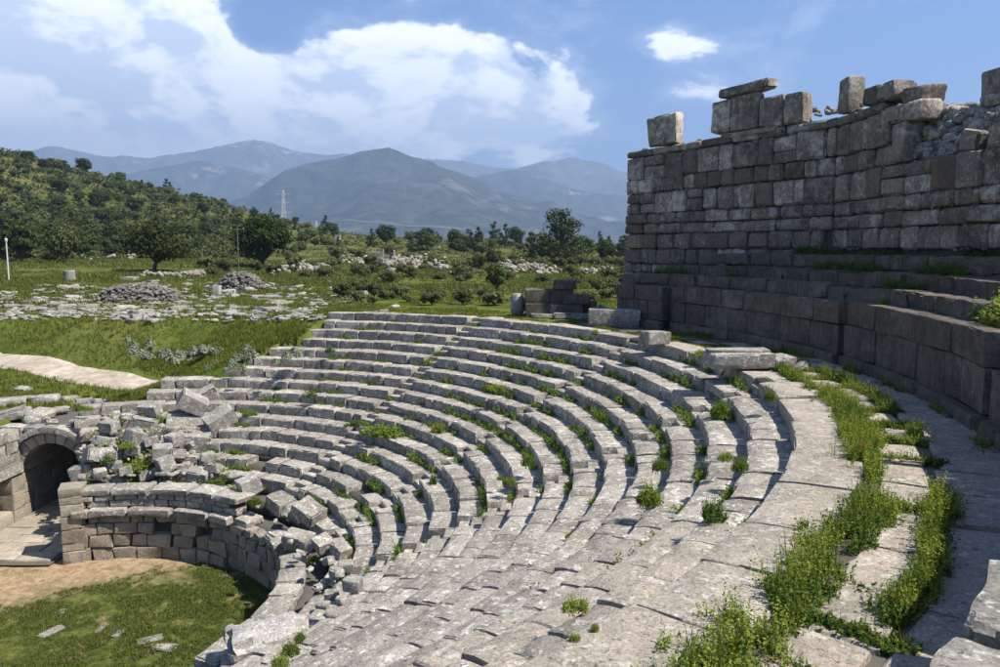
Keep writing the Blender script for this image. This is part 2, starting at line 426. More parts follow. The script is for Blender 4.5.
def ground_mat():
    m, t, out = new_mat('meadow_ground')
    tc = t.node('ShaderNodeTexCoord'); P = tc.outputs['Object']
    a = t.noise(P, 0.045, 6, 0.62); b = t.noise(P, 0.35, 6, 0.65, 0.5); c = t.noise(P, 3.0, 5, 0.7)
    col = t.mix(t.step(b, 0.35, 0.68), (0.070, 0.105, 0.020), (0.145, 0.168, 0.036))
    col = t.mix(t.step(a, 0.45, 0.68), col, (0.19, 0.19, 0.055))
    col = t.mix(t.math('MULTIPLY', t.step(t.noise(P, 0.16, 5, 0.65, 0.3), 0.55, 0.70), 0.65), col, (0.17, 0.15, 0.075))
    col = t.mix(t.math('MULTIPLY', t.step(t.noise(P, 0.55, 5, 0.7, 0.5), 0.64, 0.76), 0.7), col, (0.36, 0.29, 0.20))
    col = t.mix(1.0, col, t.mix(c, (0.62, 0.62, 0.62), (1.35, 1.35, 1.35)), 'MULTIPLY')
    # far scrubland: darker mottled cover
    ln = t.vec('LENGTH', P)
    far = t.step(ln, 70.0, 130.0)
    sc = t.mix(t.step(t.noise(P, 0.10, 6, 0.7, 0.8), 0.38, 0.62), (0.060, 0.078, 0.024), (0.15, 0.155, 0.055))
    sc = t.mix(t.math('MULTIPLY', t.step(t.noise(P, 0.05, 6, 0.7), 0.60, 0.70), 0.6), sc, (0.26, 0.22, 0.16))
    col = t.mix(t.math('MULTIPLY', far, 0.8), col, sc)
    bs = t.node('ShaderNodeBsdfDiffuse'); t.l.new(t.mix(1.0, col, (K_ALB,) * 3, 'MULTIPLY'), bs.inputs[0])
    bp = t.node('ShaderNodeBump'); bp.inputs['Strength'].default_value = 0.9; bp.inputs['Distance'].default_value = 0.15
    t.l.new(t.math('ADD', b, t.math('MULTIPLY', c, 0.5)), bp.inputs['Height']); t.l.new(bp.outputs[0], bs.inputs['Normal'])
    t.l.new(bs.outputs[0], out.inputs['Surface'])
    return m
M['ground'] = ground_mat()
def orch_mat():
    m, t, out = new_mat('orchestra_earth')
    tc = t.node('ShaderNodeTexCoord'); P = tc.outputs['Object']
    a = t.noise(P, 0.42, 6, 0.62, 0.4); c = t.noise(P, 5.0, 6, 0.7)
    sep = t.node('ShaderNodeSeparateXYZ'); t.l.new(P, sep.inputs[0])
    # bare trodden earth towards the entrance passage, turf elsewhere
    g = t.math('ADD', t.math('MULTIPLY', sep.outputs[0], -0.16), t.math('MULTIPLY', sep.outputs[1], 0.21))
    bare = t.step(t.math('ADD', t.math('MULTIPLY', a, 1.5), g), 7.95, 8.7)
    earth = t.mix(t.step(c, 0.3, 0.7), (0.27, 0.175, 0.095), (0.50, 0.38, 0.25)); earth = t.mix(t.math('MULTIPLY', t.step(t.noise(P, 1.6, 6, 0.7, 0.5), 0.55, 0.66), 0.6), earth, (0.15, 0.16, 0.05))
    turf = t.mix(t.step(t.noise(P, 1.3, 5, 0.65), 0.35, 0.65), (0.055, 0.080, 0.018), (0.125, 0.135, 0.036))
    turf = t.mix(t.math('MULTIPLY', t.step(t.noise(P, 0.9, 6, 0.7, 0.6), 0.56, 0.70), 0.8), turf, (0.30, 0.22, 0.13)); turf = t.mix(1.0, turf, t.mix(t.step(c, 0.3, 0.7), (0.5,) * 3, (1.4,) * 3), 'MULTIPLY')
    col = t.mix(bare, turf, earth)
    bs = t.node('ShaderNodeBsdfDiffuse'); t.l.new(t.mix(1.0, col, (K_ALB,) * 3, 'MULTIPLY'), bs.inputs[0])
    bp = t.node('ShaderNodeBump'); bp.inputs['Strength'].default_value = 0.7; bp.inputs['Distance'].default_value = 0.06
    t.l.new(c, bp.inputs['Height']); t.l.new(bp.outputs[0], bs.inputs['Normal'])
    t.l.new(bs.outputs[0], out.inputs['Surface'])
    return m
M['orch_ground'] = orch_mat()
def road_mat():
    m, t, out = new_mat('dirt_road_gravel')
    tc = t.node('ShaderNodeTexCoord'); P = tc.outputs['Object']
    c = t.noise(P, 2.0, 6, 0.7); b = t.noise(P, 0.4, 4, 0.6)
    col = t.mix(t.step(b, 0.35, 0.65), (0.44, 0.37, 0.285), (0.60, 0.52, 0.42)); col = t.mix(1.0, col, t.mix(t.step(c, 0.3, 0.7), (0.72,) * 3, (1.18,) * 3), 'MULTIPLY')
    bs = t.node('ShaderNodeBsdfDiffuse'); t.l.new(t.mix(1.0, col, (K_ALB,) * 3, 'MULTIPLY'), bs.inputs[0]); t.l.new(bs.outputs[0], out.inputs['Surface'])
    return m
M['road'] = road_mat()
def mountain_mat(name, veg1, veg2, rock, rockamt, snow=0.0, snow_z=1900.0):
    m, t, out = new_mat(name)
    tc = t.node('ShaderNodeTexCoord'); P = t.vec('SCALE', tc.outputs['Object'], scale=0.001)
    a = t.noise(P, 2.2, 8, 0.62, 0.3); b = t.noise(P, 9.0, 8, 0.68, 0.4)
    col = t.mix(t.step(b, 0.40, 0.62), veg1, veg2)
    rk = t.math('MULTIPLY', t.step(t.math('ADD', t.math('MULTIPLY', a, 0.6), t.math('MULTIPLY', b, 0.5)), 0.60, 0.70), rockamt)
    col = t.mix(rk, col, rock)
    if snow > 0:
        sep = t.node('ShaderNodeSeparateXYZ'); t.l.new(tc.outputs['Object'], sep.inputs[0])
        sm = t.math('MULTIPLY', t.step(t.math('ADD', sep.outputs[2], t.math('MULTIPLY', b, 900.0)), snow_z, snow_z + 320.0), snow)
        sm = t.math('MULTIPLY', sm, t.step(t.noise(P, 16.0, 6, 0.7), 0.40, 0.55))
        col = t.mix(sm, col, (0.8, 0.82, 0.85))
    bs = t.node('ShaderNodeBsdfDiffuse'); t.l.new(t.mix(1.0, col, (K_ALB,) * 3, 'MULTIPLY'), bs.inputs[0])
    bp = t.node('ShaderNodeBump'); bp.inputs['Strength'].default_value = 0.6; bp.inputs['Distance'].default_value = 60.0
    t.l.new(b, bp.inputs['Height']); t.l.new(bp.outputs[0], bs.inputs['Normal'])
    t.l.new(bs.outputs[0], out.inputs['Surface'])
    return m
M['mt_near'] = mountain_mat('forested_mountain', (0.034, 0.040, 0.026), (0.082, 0.080, 0.056), (0.30, 0.26, 0.22), 0.4)
M['mt_mid'] = mountain_mat('rocky_mountain', (0.035, 0.044, 0.026), (0.09, 0.088, 0.060), (0.34, 0.31, 0.27), 0.85)
M['mt_far'] = mountain_mat('bare_massif', (0.10, 0.10, 0.09), (0.17, 0.165, 0.155), (0.34, 0.33, 0.31), 0.8, 0.5, 1500.0)
M['valley'] = mountain_mat('valley_floor', (0.05, 0.06, 0.025), (0.11, 0.115, 0.05), (0.25, 0.22, 0.15), 0.5)

# ------------------------------------------------------------------ terrain
_cp = []
def cp(u, v, z): p = at(u, v, z); _cp.append((p[0], p[1], z))
ROW_END = [77.6, 77.2, 79.1, 78.7, 83.4, 87.0, 89.5, 99.5, 101.5, 112.5, 113.2, 112.0, 96.0, 93.0, 92.0, 91.0]
for k, a in enumerate(ROW_END[:9]):
    p = pt(RT - k * DR + 0.1, a + 2.5, 0); _cp.append((p[0], p[1], -k * HR - (0.22 if k < 7 else 0.75)))
for u, v, z in [(0, 358, -3.9), (76, 372, -4.0), (170, 382, -4.1), (0, 371, -3.9), (40, 377, -4.0), (120, 386, -4.15), (90, 378, -4.05), (20, 365, -3.9),
                (0, 400, -4.2), (60, 400, -4.3), (100, 397, -4.35), (0, 388, -4.1), (0, 415, -4.4), (30, 412, -4.4), (140, 392, -4.2),
                (0, 322, -1.9), (80, 322, -1.6), (160, 322, -1.3), (240, 322, -0.9), (305, 323, -0.55),
                (0, 340, -2.9), (100, 345, -2.7), (200, 350, -2.4), (260, 340, -1.5), (60, 303, -1.5), (200, 303, -1.1),
                (350, 306, -0.25), (450, 310, -0.15), (560, 312, -0.1), (600, 300, -0.4), (400, 295, -0.5), (300, 295, -0.8)]: cp(u, v, z)
for a in (46, 52, 58, 64, 70, 75):
    for r in (20.6, 23.0): p = pt(r, a); _cp.append((p[0], p[1], -0.08))
for a in (43, 30, 10, -10): p = pt(30, a); _cp.append((p[0], p[1], 0.2))
_cp += [(-24, 30, -4.6), (-26, 24, -4.8), (-30, 34, -4.4), (-40, 44, -4.1), (-34, 20, -5.2), (-45, 30, -4.6), (-50, 60, -2.6), (-20, 72, -0.9), (0, 75, -0.5), (25, 60, -0.3), (-48, 75, -1.2)]
_cp = np.array(_cp)
def _rbf_fit():
    P = _cp[:, :2]; Dm = np.linalg.norm(P[:, None] - P[None], axis=2)
    n = len(P); A = np.zeros((n + 1, n + 1)); A[:n, :n] = Dm - np.eye(n) * 0.6; A[:n, n] = 1; A[n, :n] = 1
    return np.linalg.solve(A, np.concatenate([_cp[:, 2], [0]]))
_rw = _rbf_fit()
def near_z(x, y):
    sh = x.shape; Q = np.stack([x.ravel(), y.ravel()], 1); o = np.full(len(Q), _rw[-1])
    for i in range(len(_cp)): o += _rw[i] * np.linalg.norm(Q - _cp[i, :2], axis=1)
    return o.reshape(sh)
def plain_z(x, y):
    x = np.asarray(x, float); y = np.asarray(y, float)
    dist = np.hypot(x, y)
    z = np.interp(dist, [0, 45, 60, 95, 120, 160, 220, 300, 360, 480, 700, 1200], [-0.3, -0.5, -0.9, 0.0, 0.5, 0.9, 2.2, 4.4, 3.5, -6, -40, -85])
    az = np.degrees(np.arctan2(x, y))
    z = z + sstep(-az, 12, 24) * np.interp(dist, [80, 115, 200], [0, 0.9, 1.2])
    z = z + 48 * np.exp(-((x + 262) / 112) ** 2 - ((y - 300) / 95) ** 2)
    z = z + 8 * np.exp(-((x + 120) / 60) ** 2 - ((y - 330) / 60) ** 2)
    z = z + sstep(dist, 90, 200) * 1.6 * n2(x / 60, y / 60, 3, 4)
    return z
def terr(x, y, hole=True):
    x = np.asarray(x, float); y = np.asarray(y, float)
    dist = np.hypot(x, y)
    w = sstep(dist, 62, 85)
    z = near_z(x, y) * (1 - w) + plain_z(x, y) * w if np.any(w < 1) else plain_z(x, y)
    z = z + 0.10 * n2(x / 2.2, y / 2.2, 5, 4) + 0.22 * n2(x / 9, y / 9, 8, 3) * sstep(dist, 30, 60)
    if hole:
        r = np.hypot(x - CX, y - CY); a = np.degrees(np.arctan2(y - CY, x - CX))
        prof = np.where(r < 7.6, -9.3, np.where(r < 20.4, -(20.1 - r) / DR * HR - np.where(a > 86, 0.40, 1.0), np.where(r < 23.5, -0.45, np.where(r < 28.5, 0.6, z))))
        kr = np.clip(np.ceil((RT - r) / DR), 0, NR - 1).astype(int)
        a_end = np.where(r < 12.3, 118.0, np.where(r < RT + 0.75, np.array(ROW_END)[kr] - 0.9, 42.5))
        inside = (r < 28.5) & (a < a_end) & (a > -150)
        z = np.where(inside, np.minimum(prof, z), z)
        # open ground of stage and orchestra
        st = (x < -16.0) & (x > -22.3) & (y < 37.0) & (y > 0)
        z = np.where(st | (r < 7.6), -9.3, z)
    return z
def build_terrain():
    az = np.concatenate([np.linspace(-180, -62, 24)[:-1], np.linspace(-62, -40, 40)[:-1], np.linspace(-40, 40, 330)[:-1], np.linspace(40, 180, 40)])
    ds = np.concatenate([np.linspace(1.0, 26, 40)[:-1], np.linspace(26, 75, 170)[:-1], np.geomspace(75, 1300, 120)])
    A, D = np.meshgrid(np.radians(az), ds, indexing='ij')
    X, Y = D * np.sin(A), D * np.cos(A)
    Z = terr(X, Y)
    # behind the enclosure the slope rises behind the viewer
    r = np.hypot(X - CX, Y - CY); a = np.degrees(np.arctan2(Y - CY, X - CX))
    beh = (r >= 28.4) & (a < 30) & (a > -150)
    Z = np.where(beh, np.maximum(Z, 0.6 + 0.03 * (r - 28.4)), Z)
    na, nd = A.shape
    V = np.stack([X, Y, Z], 2).reshape(-1, 3)
    i = np.arange(na - 1)[:, None] * nd + np.arange(nd - 1)[None]
    F = np.stack([i, i + 1, i + nd + 1, i + nd], 2).reshape(-1, 4)[:, ::-1]
    me = make_mesh('ground', V, F[:, ::-1], M['ground'], True)
    return obj('ground', me, kind='structure', label='grassy meadow and scrubland rising to a low hill around the theatre')
build_terrain()
def ground_z(x, y):
    return float(terr(np.array([x]), np.array([y]), False)[0])

# dirt road on the terrain
def dirt_road():
    n = 60; m = 9; uu = np.linspace(-120, 176, n); V = []
    far = np.interp(uu, [-120, -60, 0, 38, 76, 120, 170, 215], [346, 351, 358, 364, 370, 376, 382, 387])
    nea = np.interp(uu, [-120, -60, 0, 40, 74, 120, 160, 215], [356, 363, 371, 377, 382, 386, 389, 393])
    for k in range(5):
        far[1:-1] = (far[:-2] + 2 * far[1:-1] + far[2:]) / 4; nea[1:-1] = (nea[:-2] + 2 * nea[1:-1] + nea[2:]) / 4
    for u, a, b in zip(uu, far, nea):
        pa, pb = at(u, a, -3.98), at(u, b, -3.98)
        for j in range(m):
            q = pa + (pb - pa) * j / (m - 1); V.append((q[0], q[1], 0))
    V = np.array(V); V[:, :2] += 0.10 * np.stack([n2(V[:, 0], V[:, 1], 4, 3), n2(V[:, 0], V[:, 1], 6, 3)], 1)
    V[:, 2] = terr(V[:, 0], V[:, 1], False) + 0.07
    i = np.arange(n - 1)[:, None] * m + np.arange(m - 1)[None]
    F = np.stack([i, i + 1, i + m + 1, i + m], 2).reshape(-1, 4)
    V[(np.arange(n * m) % m == 0) | (np.arange(n * m) % m == m - 1), 2] -= 0.14
    obj('dirt_road', make_mesh('dirt_road', V, F[:, ::-1], M['road'], True), kind='structure', label='pale beige dirt road curving past the end of the seating')
    return [tuple(V[k * m + m // 2, :2]) for k in range(0, n, 3)]
_pa = dirt_road()

# mountains, as height fields round the site
def ridge_fn(pts, D):
    us = np.array([p[0] for p in pts], float); vs = np.array([p[1] for p in pts], float)
    azs = np.degrees(np.arctan((us - 500) / FPX))
    hs = [atd(u, v, D)[2] for u, v in pts]
    return azs, np.array(hs)
def mountain(name, pts, D, Wf, Wb, base, mat, label, seed, relief, az0=-52, az1=52, na=420, nd=70, pw=1.25):
    azs, hs = ridge_fn(pts, D)
    az = np.linspace(az0, az1, na); hr = np.interp(az, azs, hs)
    ker = np.ones(5) / 5; hr = np.convolve(np.pad(hr, 2, mode='edge'), ker, 'valid')
    s = np.linspace(-1, 1, nd)
    A, S = np.meshgrid(az, s, indexing='ij')
    Dist = D + np.where(S < 0, S * Wf, S * Wb)
    sh = (1 - np.abs(S)) ** pw
    X, Y = Dist * np.sin(np.radians(A)), Dist * np.cos(np.radians(A))
    sc = Wf * 0.42
    rg = 1 - 2 * np.abs(n2(X / sc, Y / sc, seed, 6)) 
    fine = n2(X / (sc * 0.22), Y / (sc * 0.22), seed + 3, 5)
    damp = 1 - 0.85 * np.exp(-(S / 0.10) ** 2)
    Z = base + (hr[:, None] - base) * sh + relief * (rg - 0.55) * damp * sh ** 0.5 + relief * 0.28 * fine * (1 - 0.5 * np.exp(-(S / 0.1) ** 2)) * sh ** 0.3
    na_, nd_ = A.shape
    i = np.arange(na_ - 1)[:, None] * nd_ + np.arange(nd_ - 1)[None]
    F = np.stack([i, i + 1, i + nd_ + 1, i + nd_], 2).reshape(-1, 4)
    obj(name, make_mesh(name, np.stack([X, Y, Z], 2).reshape(-1, 3), F, mat, True), kind='structure', label=label)
    return az, Dist[0], Z
MT1 = mountain('forested_mountain', [(-400, 225), (60, 232), (130, 222), (190, 209), (210, 204), (250, 194), (285, 174), (310, 163), (340, 157), (360, 150), (378, 146), (400, 151), (435, 164), (465, 172), (500, 189), (540, 201), (580, 213), (620, 226), (700, 236), (1400, 236)],
         5400, 2600, 2000, -95, M['mt_near'], 'blue hazed forested mountain with a broad rounded summit', 21, 200)
mountain('rocky_foothill', [(-400, 180), (0, 200), (60, 190), (110, 180), (135, 174), (175, 165), (215, 162), (250, 170), (300, 182), (380, 195), (470, 176), (520, 168), (560, 185), (600, 192), (640, 200), (800, 190), (1400, 190)],
         7600, 2000, 1900, -95, M['mt_mid'], 'hazy rocky foothill ridge behind the forested mountain', 35, 230)
mountain('far_massif', [(-400, 150), (-50, 156), (20, 153), (60, 148), (110, 155), (160, 158), (205, 152), (225, 146), (240, 141), (252, 137), (264, 137), (278, 143), (300, 149), (330, 152), (430, 157), (500, 168), (540, 163), (575, 157), (610, 167), (640, 174), (720, 168), (900, 160), (1400, 150)],
         9300, 2600, 1600, -95, M['mt_far'], 'faint far mountain massif with a snowy peak among the clouds', 52, 330)
def valley():
    az = np.radians(np.linspace(-70, 70, 120)); ds = np.geomspace(1150, 11000, 60)
    A, D = np.meshgrid(az, ds, indexing='ij'); X, Y = D * np.sin(A), D * np.cos(A)
    Z = -88 + 5 * n2(X / 700, Y / 700, 9, 4)
    i = np.arange(119)[:, None] * 60 + np.arange(59)[None]
    F = np.stack([i, i + 1, i + 61, i + 60], 2).reshape(-1, 4)
    obj('valley', make_mesh('valley', np.stack([X, Y, Z], 2).reshape(-1, 3), F, M['valley'], True), kind='structure', label='flat valley floor below the mountains')
valley()
def mountain_road():
    az, ds, Z = MT1
    def hz(x, y):
        a = math.degrees(math.atan2(x, y)); d = math.hypot(x, y)
        i = np.clip(np.searchsorted(az, a) - 1, 0, len(az) - 2); j = np.clip(np.searchsorted(ds, d) - 1, 0, len(ds) - 2)
        fa = (a - az[i]) / (az[i + 1] - az[i]); fd = (d - ds[j]) / (ds[j + 1] - ds[j])
        return (Z[i, j] * (1 - fa) + Z[i + 1, j] * fa) * (1 - fd) + (Z[i, j + 1] * (1 - fa) + Z[i + 1, j + 1] * fa) * fd
    V = []; F = []
    for u, v in [(338, 222), (350, 221.5), (365, 223.5), (380, 224), (395, 226), (410, 227.5), (425, 227.5), (440, 228.5), (452, 230), (465, 231), (480, 233)]:
        for d in np.arange(2850, 5400, 10.0):
            p = atd(u, v, d)
            if p[2] < hz(p[0], p[1]): break
        V += [[p[0], p[1], hz(p[0], p[1]) + 3.5]]
        q = atd(u, v, d + 22); V += [[q[0], q[1], max(p[2] + 4, hz(q[0], q[1]) + 3.5)]]
    for i in range(len(V) // 2 - 1): F.append([2 * i, 2 * i + 2, 2 * i + 3, 2 * i + 1])
    obj('mountain_road', make_mesh('mountain_road', V, F, M['soil']), kind='structure', label='pale road cut across the foot of the forested mountain')
mountain_road()

# ------------------------------------------------------------------ theatre seating
STAIRS = (52.8, 23.3, -3.0)
seating = empty('theatre_seating', (CX, CY, Z_ORCH), label='curved tiers of grey weathered stone seats sloping down to the orchestra', cat='theatre seating')
SO = np.array([CX, CY, Z_ORCH])
seat_list = []                    # (score, row object, name, origin, verts, faces, mat)
RISERS = []                       # (row, a0, a1) for weeds
def disturb(a, k):
    d = 0.35
    if a < -14: d = 0.0
    if k >= 11 and a > 18: d = 0.8
    if k >= 13 and a > 20: d = 1.7
    if k in (2, 3, 4, 5) and -26 < a < -16: d = 0.9
    return d
row_objs = []
for k in range(NR):
    Rk, zk = RT - k * DR, -k * HR
    a0, a1 = -62.0, ROW_END[k]
    V, F = ring(Rk + 0.07, Rk + DR + 0.25, a0, a1 - 0.5, zk - 0.95, zk - 0.26, 90)
    ro = obj('seat_row', make_mesh('seat_row_bed', V - SO, F, M['soil']), seating)
    row_objs.append(ro)
    cuts = sorted([(s - math.degrees(0.36 / Rk), s + math.degrees(0.36 / Rk), s) for s in STAIRS])
    a = a0
    while a < a1 - 0.3:
        if k == 0: L = rng.uniform(1.3, 2.6) if a < 12 else rng.uniform(1.2, 2.4)
        else: L = rng.choice([rng.uniform(0.5, 0.9), rng.uniform(0.8, 1.4), rng.uniform(1.3, 2.1)], p=[0.34, 0.42, 0.24])
        da = math.degrees(L / Rk); b = min(a + da, a1)
        stop = False
        for c0, c1, s in cuts:
            if a < c0 - 0.01 and b > c0 - 0.4: b = c0; stop = True; break
            if abs(a - c0) < 0.02: b = c1; stop = 's'; break
        if a1 - b < math.degrees(0.4 / Rk): b = a1
        mid = (a + b) / 2; Ls = rad(b - a) * Rk
        if Ls < 0.12: a = b; continue
        dd = disturb(mid, k)
        gap = rng.uniform(0.003, 0.016) * (1 + 0.8 * dd)
        if stop == 's':          # stairway: seat cut back by half, a step in front of it
            for (f0, f1, ztop) in ((DR * 0.5, DR + 0.08, zk - 0.01), (0.02, DR * 0.5 - 0.01, zk - HR * 0.5)):
                V, F = stone(Ls - 0.03, f1 - f0, HR + 0.02, 0.03, (3, 3, 3), 0.012, 0.05)
                c, W = arc_stone(V, Rk + (f0 + f1) / 2, mid, ztop - HR / 2 - 0.01 + rng.normal(0, 0.012), tuple(rng.normal(0, 0.015, 3)))
                seat_list.append((9e9, ro, 'step_stone', c, W, F, M['seat']))
            a = b; continue
        # lost stones
        if (k == 0 and -54 < mid < -48.3) or (k == 1 and -56 < mid < -50) or (k >= 13 and mid > 30 and rng.random() < 0.16) or (dd > 1 and rng.random() < 0.06):
            a = b; continue
        dep = DR + 0.10
        if k == 0: dep = rng.uniform(1.02, 1.16) if mid < 17 else rng.uniform(0.62, 0.9)
        near = mid < 0
        seg = (max(4, min(16, int(Ls / 0.14))), 7 if near else 4, 4 if near else 3)
        hh = HR + 0.03
        wear = 1.0 if mid < -8 else 0.0
        V, F = stone(Ls - (gap if not wear else rng.uniform(-0.004, 0.012)), dep, hh, rng.uniform(0.025, 0.05), seg, 0.016 + 0.006 * dd, 0.06 + 0.02 * dd, 2.0, skew=0.035 - 0.015 * wear)
        if near: V[:, 2] -= (0.075 if k > 0 else 0.03) * np.clip(-V[:, 1] / dep * 2 - 0.45, 0, 1) * rng.uniform(0.8, 1.2) * (V[:, 2] > 0)
        V[:, 2] -= 0.02 * np.clip(-V[:, 1] / dep * 2 - 0.6, 0, 1) * rng.uniform(0, 2.5)      # worn nosing
        dz = rng.normal(0, 0.012 if mid > -8 else 0.005) - abs(rng.normal(0, 0.02)) * dd * 0.8; dr = rng.normal(0, 0.016) * (1 + dd) + (rng.normal(0, 0.02) if mid < -8 else 0)
        dz += 0.045 * float(n2(np.array([mid / 9.0]), np.array([k * 0.35]), 70, 2)[0]); dr += 0.06 * float(n2(np.array([mid / 11.0]), np.array([k * 0.4 + 9]), 71, 2)[0])
        c, W = arc_stone(V, Rk + dep / 2 + dr, mid, zk - hh / 2 + dz, (rng.normal(0, 0.012) * (0.5 + dd), rng.normal(0, 0.007) * (0.6 + dd), rng.normal(0, 0.010) * (1 + dd)))
        sc = pxarea(c, Ls, dep)
        mat = M['slab'] if (k == 0 and mid < 17) or (k < 4 and mid < -30 and rng.random() < 0.6) else M['seat']
        seat_list.append((sc, ro, 'seat_stone', c, W, F, mat))
        a = b
seat_list.sort(key=lambda s: -s[0])
bag = Bag(); cnt = 0
for sc, ro, nm, c, W, F, mat in seat_list:
    if nm == 'seat_stone':
        cnt += 1
        if cnt > 300: bag.add(W + c - SO, F); continue
    obj(nm, make_mesh(nm, W, F, mat, True), ro, loc=c - SO)
if bag.n: obj('seat_stones', bag.mesh('seat_stones', M['seat'], True), seating, kind='stuff')
print('seat stones', cnt)

# ------------------------------------------------------------------ walkway between the tiers
walk = obj('walkway', make_mesh('walkway', *ring(20.3, 23.7, -64, 43, -0.5, -0.055, 110), M['soil']), kind='structure', label='stone paved walkway with weeds between the seat tiers and the podium wall')
for (r0, r1, l0, l1, mt) in ((21.42, 22.18, 0.9, 1.7, 'slab'), (22.22, 23.34, 1.0, 1.9, 'slab')):
    a = -63.0
    while a < 20:
        L = rng.uniform(l0, l1); rm = (r0 + r1) / 2; b = a + math.degrees(L / rm); mid = (a + b) / 2
        if mid < 8 or rng.random() < 0.45:
            wd = (r1 - r0) * rng.uniform(0.86, 1.0)
            V, F = stone(L - rng.uniform(0.03, 0.10), wd, 0.24, rng.uniform(0.025, 0.05), (8, 6, 3), 0.022, 0.06, 1.6)
            c, W = arc_stone(V, rm + rng.normal(0, 0.02), mid, -0.125 + rng.normal(0, 0.018), tuple(rng.normal(0, 0.014, 3)))
            obj('paving_slab', make_mesh('paving_slab', W, F, M['slab'], True), walk, loc=c)
        a = b

# ------------------------------------------------------------------ podium wall
podium = empty('podium_wall', tuple(pt(23.6, 0, 0)), label='low podium wall of large upright grey slabs along the walkway', cat='wall')
PO = pt(23.6, 0, 0)
def course(parent, po, name, r, depth, a0, a1, z0, z1, l0, l1, mat, seg=(4, 3, 4), bev=0.02, amp=0.010, chip=0.03, gap=0.012, jr=0.008, tl=0.006, lost=0.0, mats=None, skew=0.035):
    a = a0
    while a < a1 - 0.1:
        L = rng.uniform(l0, l1); b = a + math.degrees(L / r)
        if a1 - b < math.degrees(l0 * 0.5 / r): b = a1
        b = min(b, a1); mid = (a + b) / 2; Ls = rad(b - a) * r
        if rng.random() >= lost:
            zt = (z1(mid) if callable(z1) else z1)
            V, F = stone(Ls - gap * rng.uniform(0.6, 1.8), depth, zt - z0 - 0.008, bev, seg, amp, chip, skew=skew)
            c, W = arc_stone(V, r + depth / 2 + rng.normal(0, jr), mid, (z0 + zt) / 2, tuple(rng.normal(0, tl, 3)))
            obj(name, make_mesh(name, W, F, mats[int(rng.integers(len(mats)))] if mats else mat, True), parent, loc=c - po)
        a = b
obj('wall_core', make_mesh('wall_core', np.concatenate([ring(23.75, 24.6, -39.3, 36.2, -0.3, 1.70, 80)[0]]) - PO, ring(23.75, 24.6, -39.3, 36.2, -0.3, 1.70, 80)[1], M['core']), podium)
for s0, s1, rf in ((3.6, 28.0, 23.42), (29.3, 36.4, 23.30), (-17.2, 2.6, 23.40), (-39.6, -17.8, 23.44)):
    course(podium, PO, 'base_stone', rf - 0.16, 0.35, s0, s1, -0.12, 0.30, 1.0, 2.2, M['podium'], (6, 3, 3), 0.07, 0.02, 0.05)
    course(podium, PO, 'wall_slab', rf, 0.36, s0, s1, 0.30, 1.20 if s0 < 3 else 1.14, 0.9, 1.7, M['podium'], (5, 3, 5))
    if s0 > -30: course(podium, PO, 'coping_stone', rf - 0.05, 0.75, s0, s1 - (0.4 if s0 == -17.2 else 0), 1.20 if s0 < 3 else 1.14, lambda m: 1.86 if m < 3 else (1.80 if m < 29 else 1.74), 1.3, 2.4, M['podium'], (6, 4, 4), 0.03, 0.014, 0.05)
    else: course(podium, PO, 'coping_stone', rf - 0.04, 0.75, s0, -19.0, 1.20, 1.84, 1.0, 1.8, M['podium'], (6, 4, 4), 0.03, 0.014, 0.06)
# rear of the two stair niches
for a in (3.1, 28.65):
    course(podium, PO, 'niche_slab', 23.95, 0.3, a - 0.9, a + 0.9, 0.0, 1.66, 0.8, 1.0, M['podium'], (3, 3, 4))

# ------------------------------------------------------------------ upper benches
upper = empty('upper_seating', tuple(pt(24.4, 0, 1.7)), label='three worn shaded stone benches above the podium wall, below the tall ruined wall', cat='theatre seating')
UO = pt(24.4, 0, 1.7)
for k, (rf, zt, a0, a1) in enumerate(((24.02, 2.24, -39, 35.6), (24.82, 2.64, -40, 31.0), (25.62, 3.15, -42, 23.5))):
    z0 = zt - 0.46
    V, F = ring(rf + 0.08, 27.4, a0, a1 + 2, 0.7, zt - 0.08, 70)
    ro = obj('bench_row', make_mesh('bench_bed', V - UO, F, M['soil']), upper)
    a = a0
    while a < a1:
        L = rng.uniform(1.0, 2.3); b = a + math.degrees(L / rf); mid = (a + b) / 2
        if not (k == 0 and (5.0 < mid < 6.0 or mid < -13.5 and rng.random() < 0.5)):
            V, F = stone(L - 0.02, 0.78, zt - z0, 0.05, (9, 5, 5), 0.045, 0.15, 2.0, skew=0.06)
            c, W = arc_stone(V, rf + 0.39 + rng.normal(0, 0.02), mid, (z0 + zt) / 2 + rng.normal(0, 0.012), tuple(rng.normal(0, 0.012, 3)))
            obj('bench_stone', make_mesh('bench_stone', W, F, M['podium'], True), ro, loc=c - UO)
        a = b

# ------------------------------------------------------------------ tall ruined enclosure wall
P_END, P_BEND = pt(27.0, 42.8), pt(27.0, 17.0)
tall = empty('ruined_wall', tuple(P_BEND + [0, 0, 1.7]), label='tall ruined wall of dark squared stone blocks with a jagged top', cat='wall')
TO = P_BEND + np.array([0, 0, 1.7])
LEN_L = float(np.linalg.norm(P_BEND - P_END))
P_RT = pt(26.65, -6.0); LEN_R = float(np.linalg.norm(P_RT - P_BEND))
def wall_pt(s, off, z):
    """s: metres from the left end; off: outwards from the face"""
    if s <= LEN_L:
        t = (P_BEND - P_END) / LEN_L; nrm = np.array([-t[1], t[0], 0])
        if nrm @ (pt(30, 30) - pt(27, 30)) < 0: nrm = -nrm
        return P_END + t * s + nrm * off + np.array([0, 0, z])
    if s <= LEN_L + LEN_R:
        t = (P_RT - P_BEND) / LEN_R; nrm = np.array([-t[1], t[0], 0])
        return P_BEND + t * (s - LEN_L) + nrm * off + np.array([0, 0, z])
    a = -6.0 - math.degrees((s - LEN_L - LEN_R) / 26.65)
    return pt(26.65 + off, a, z)
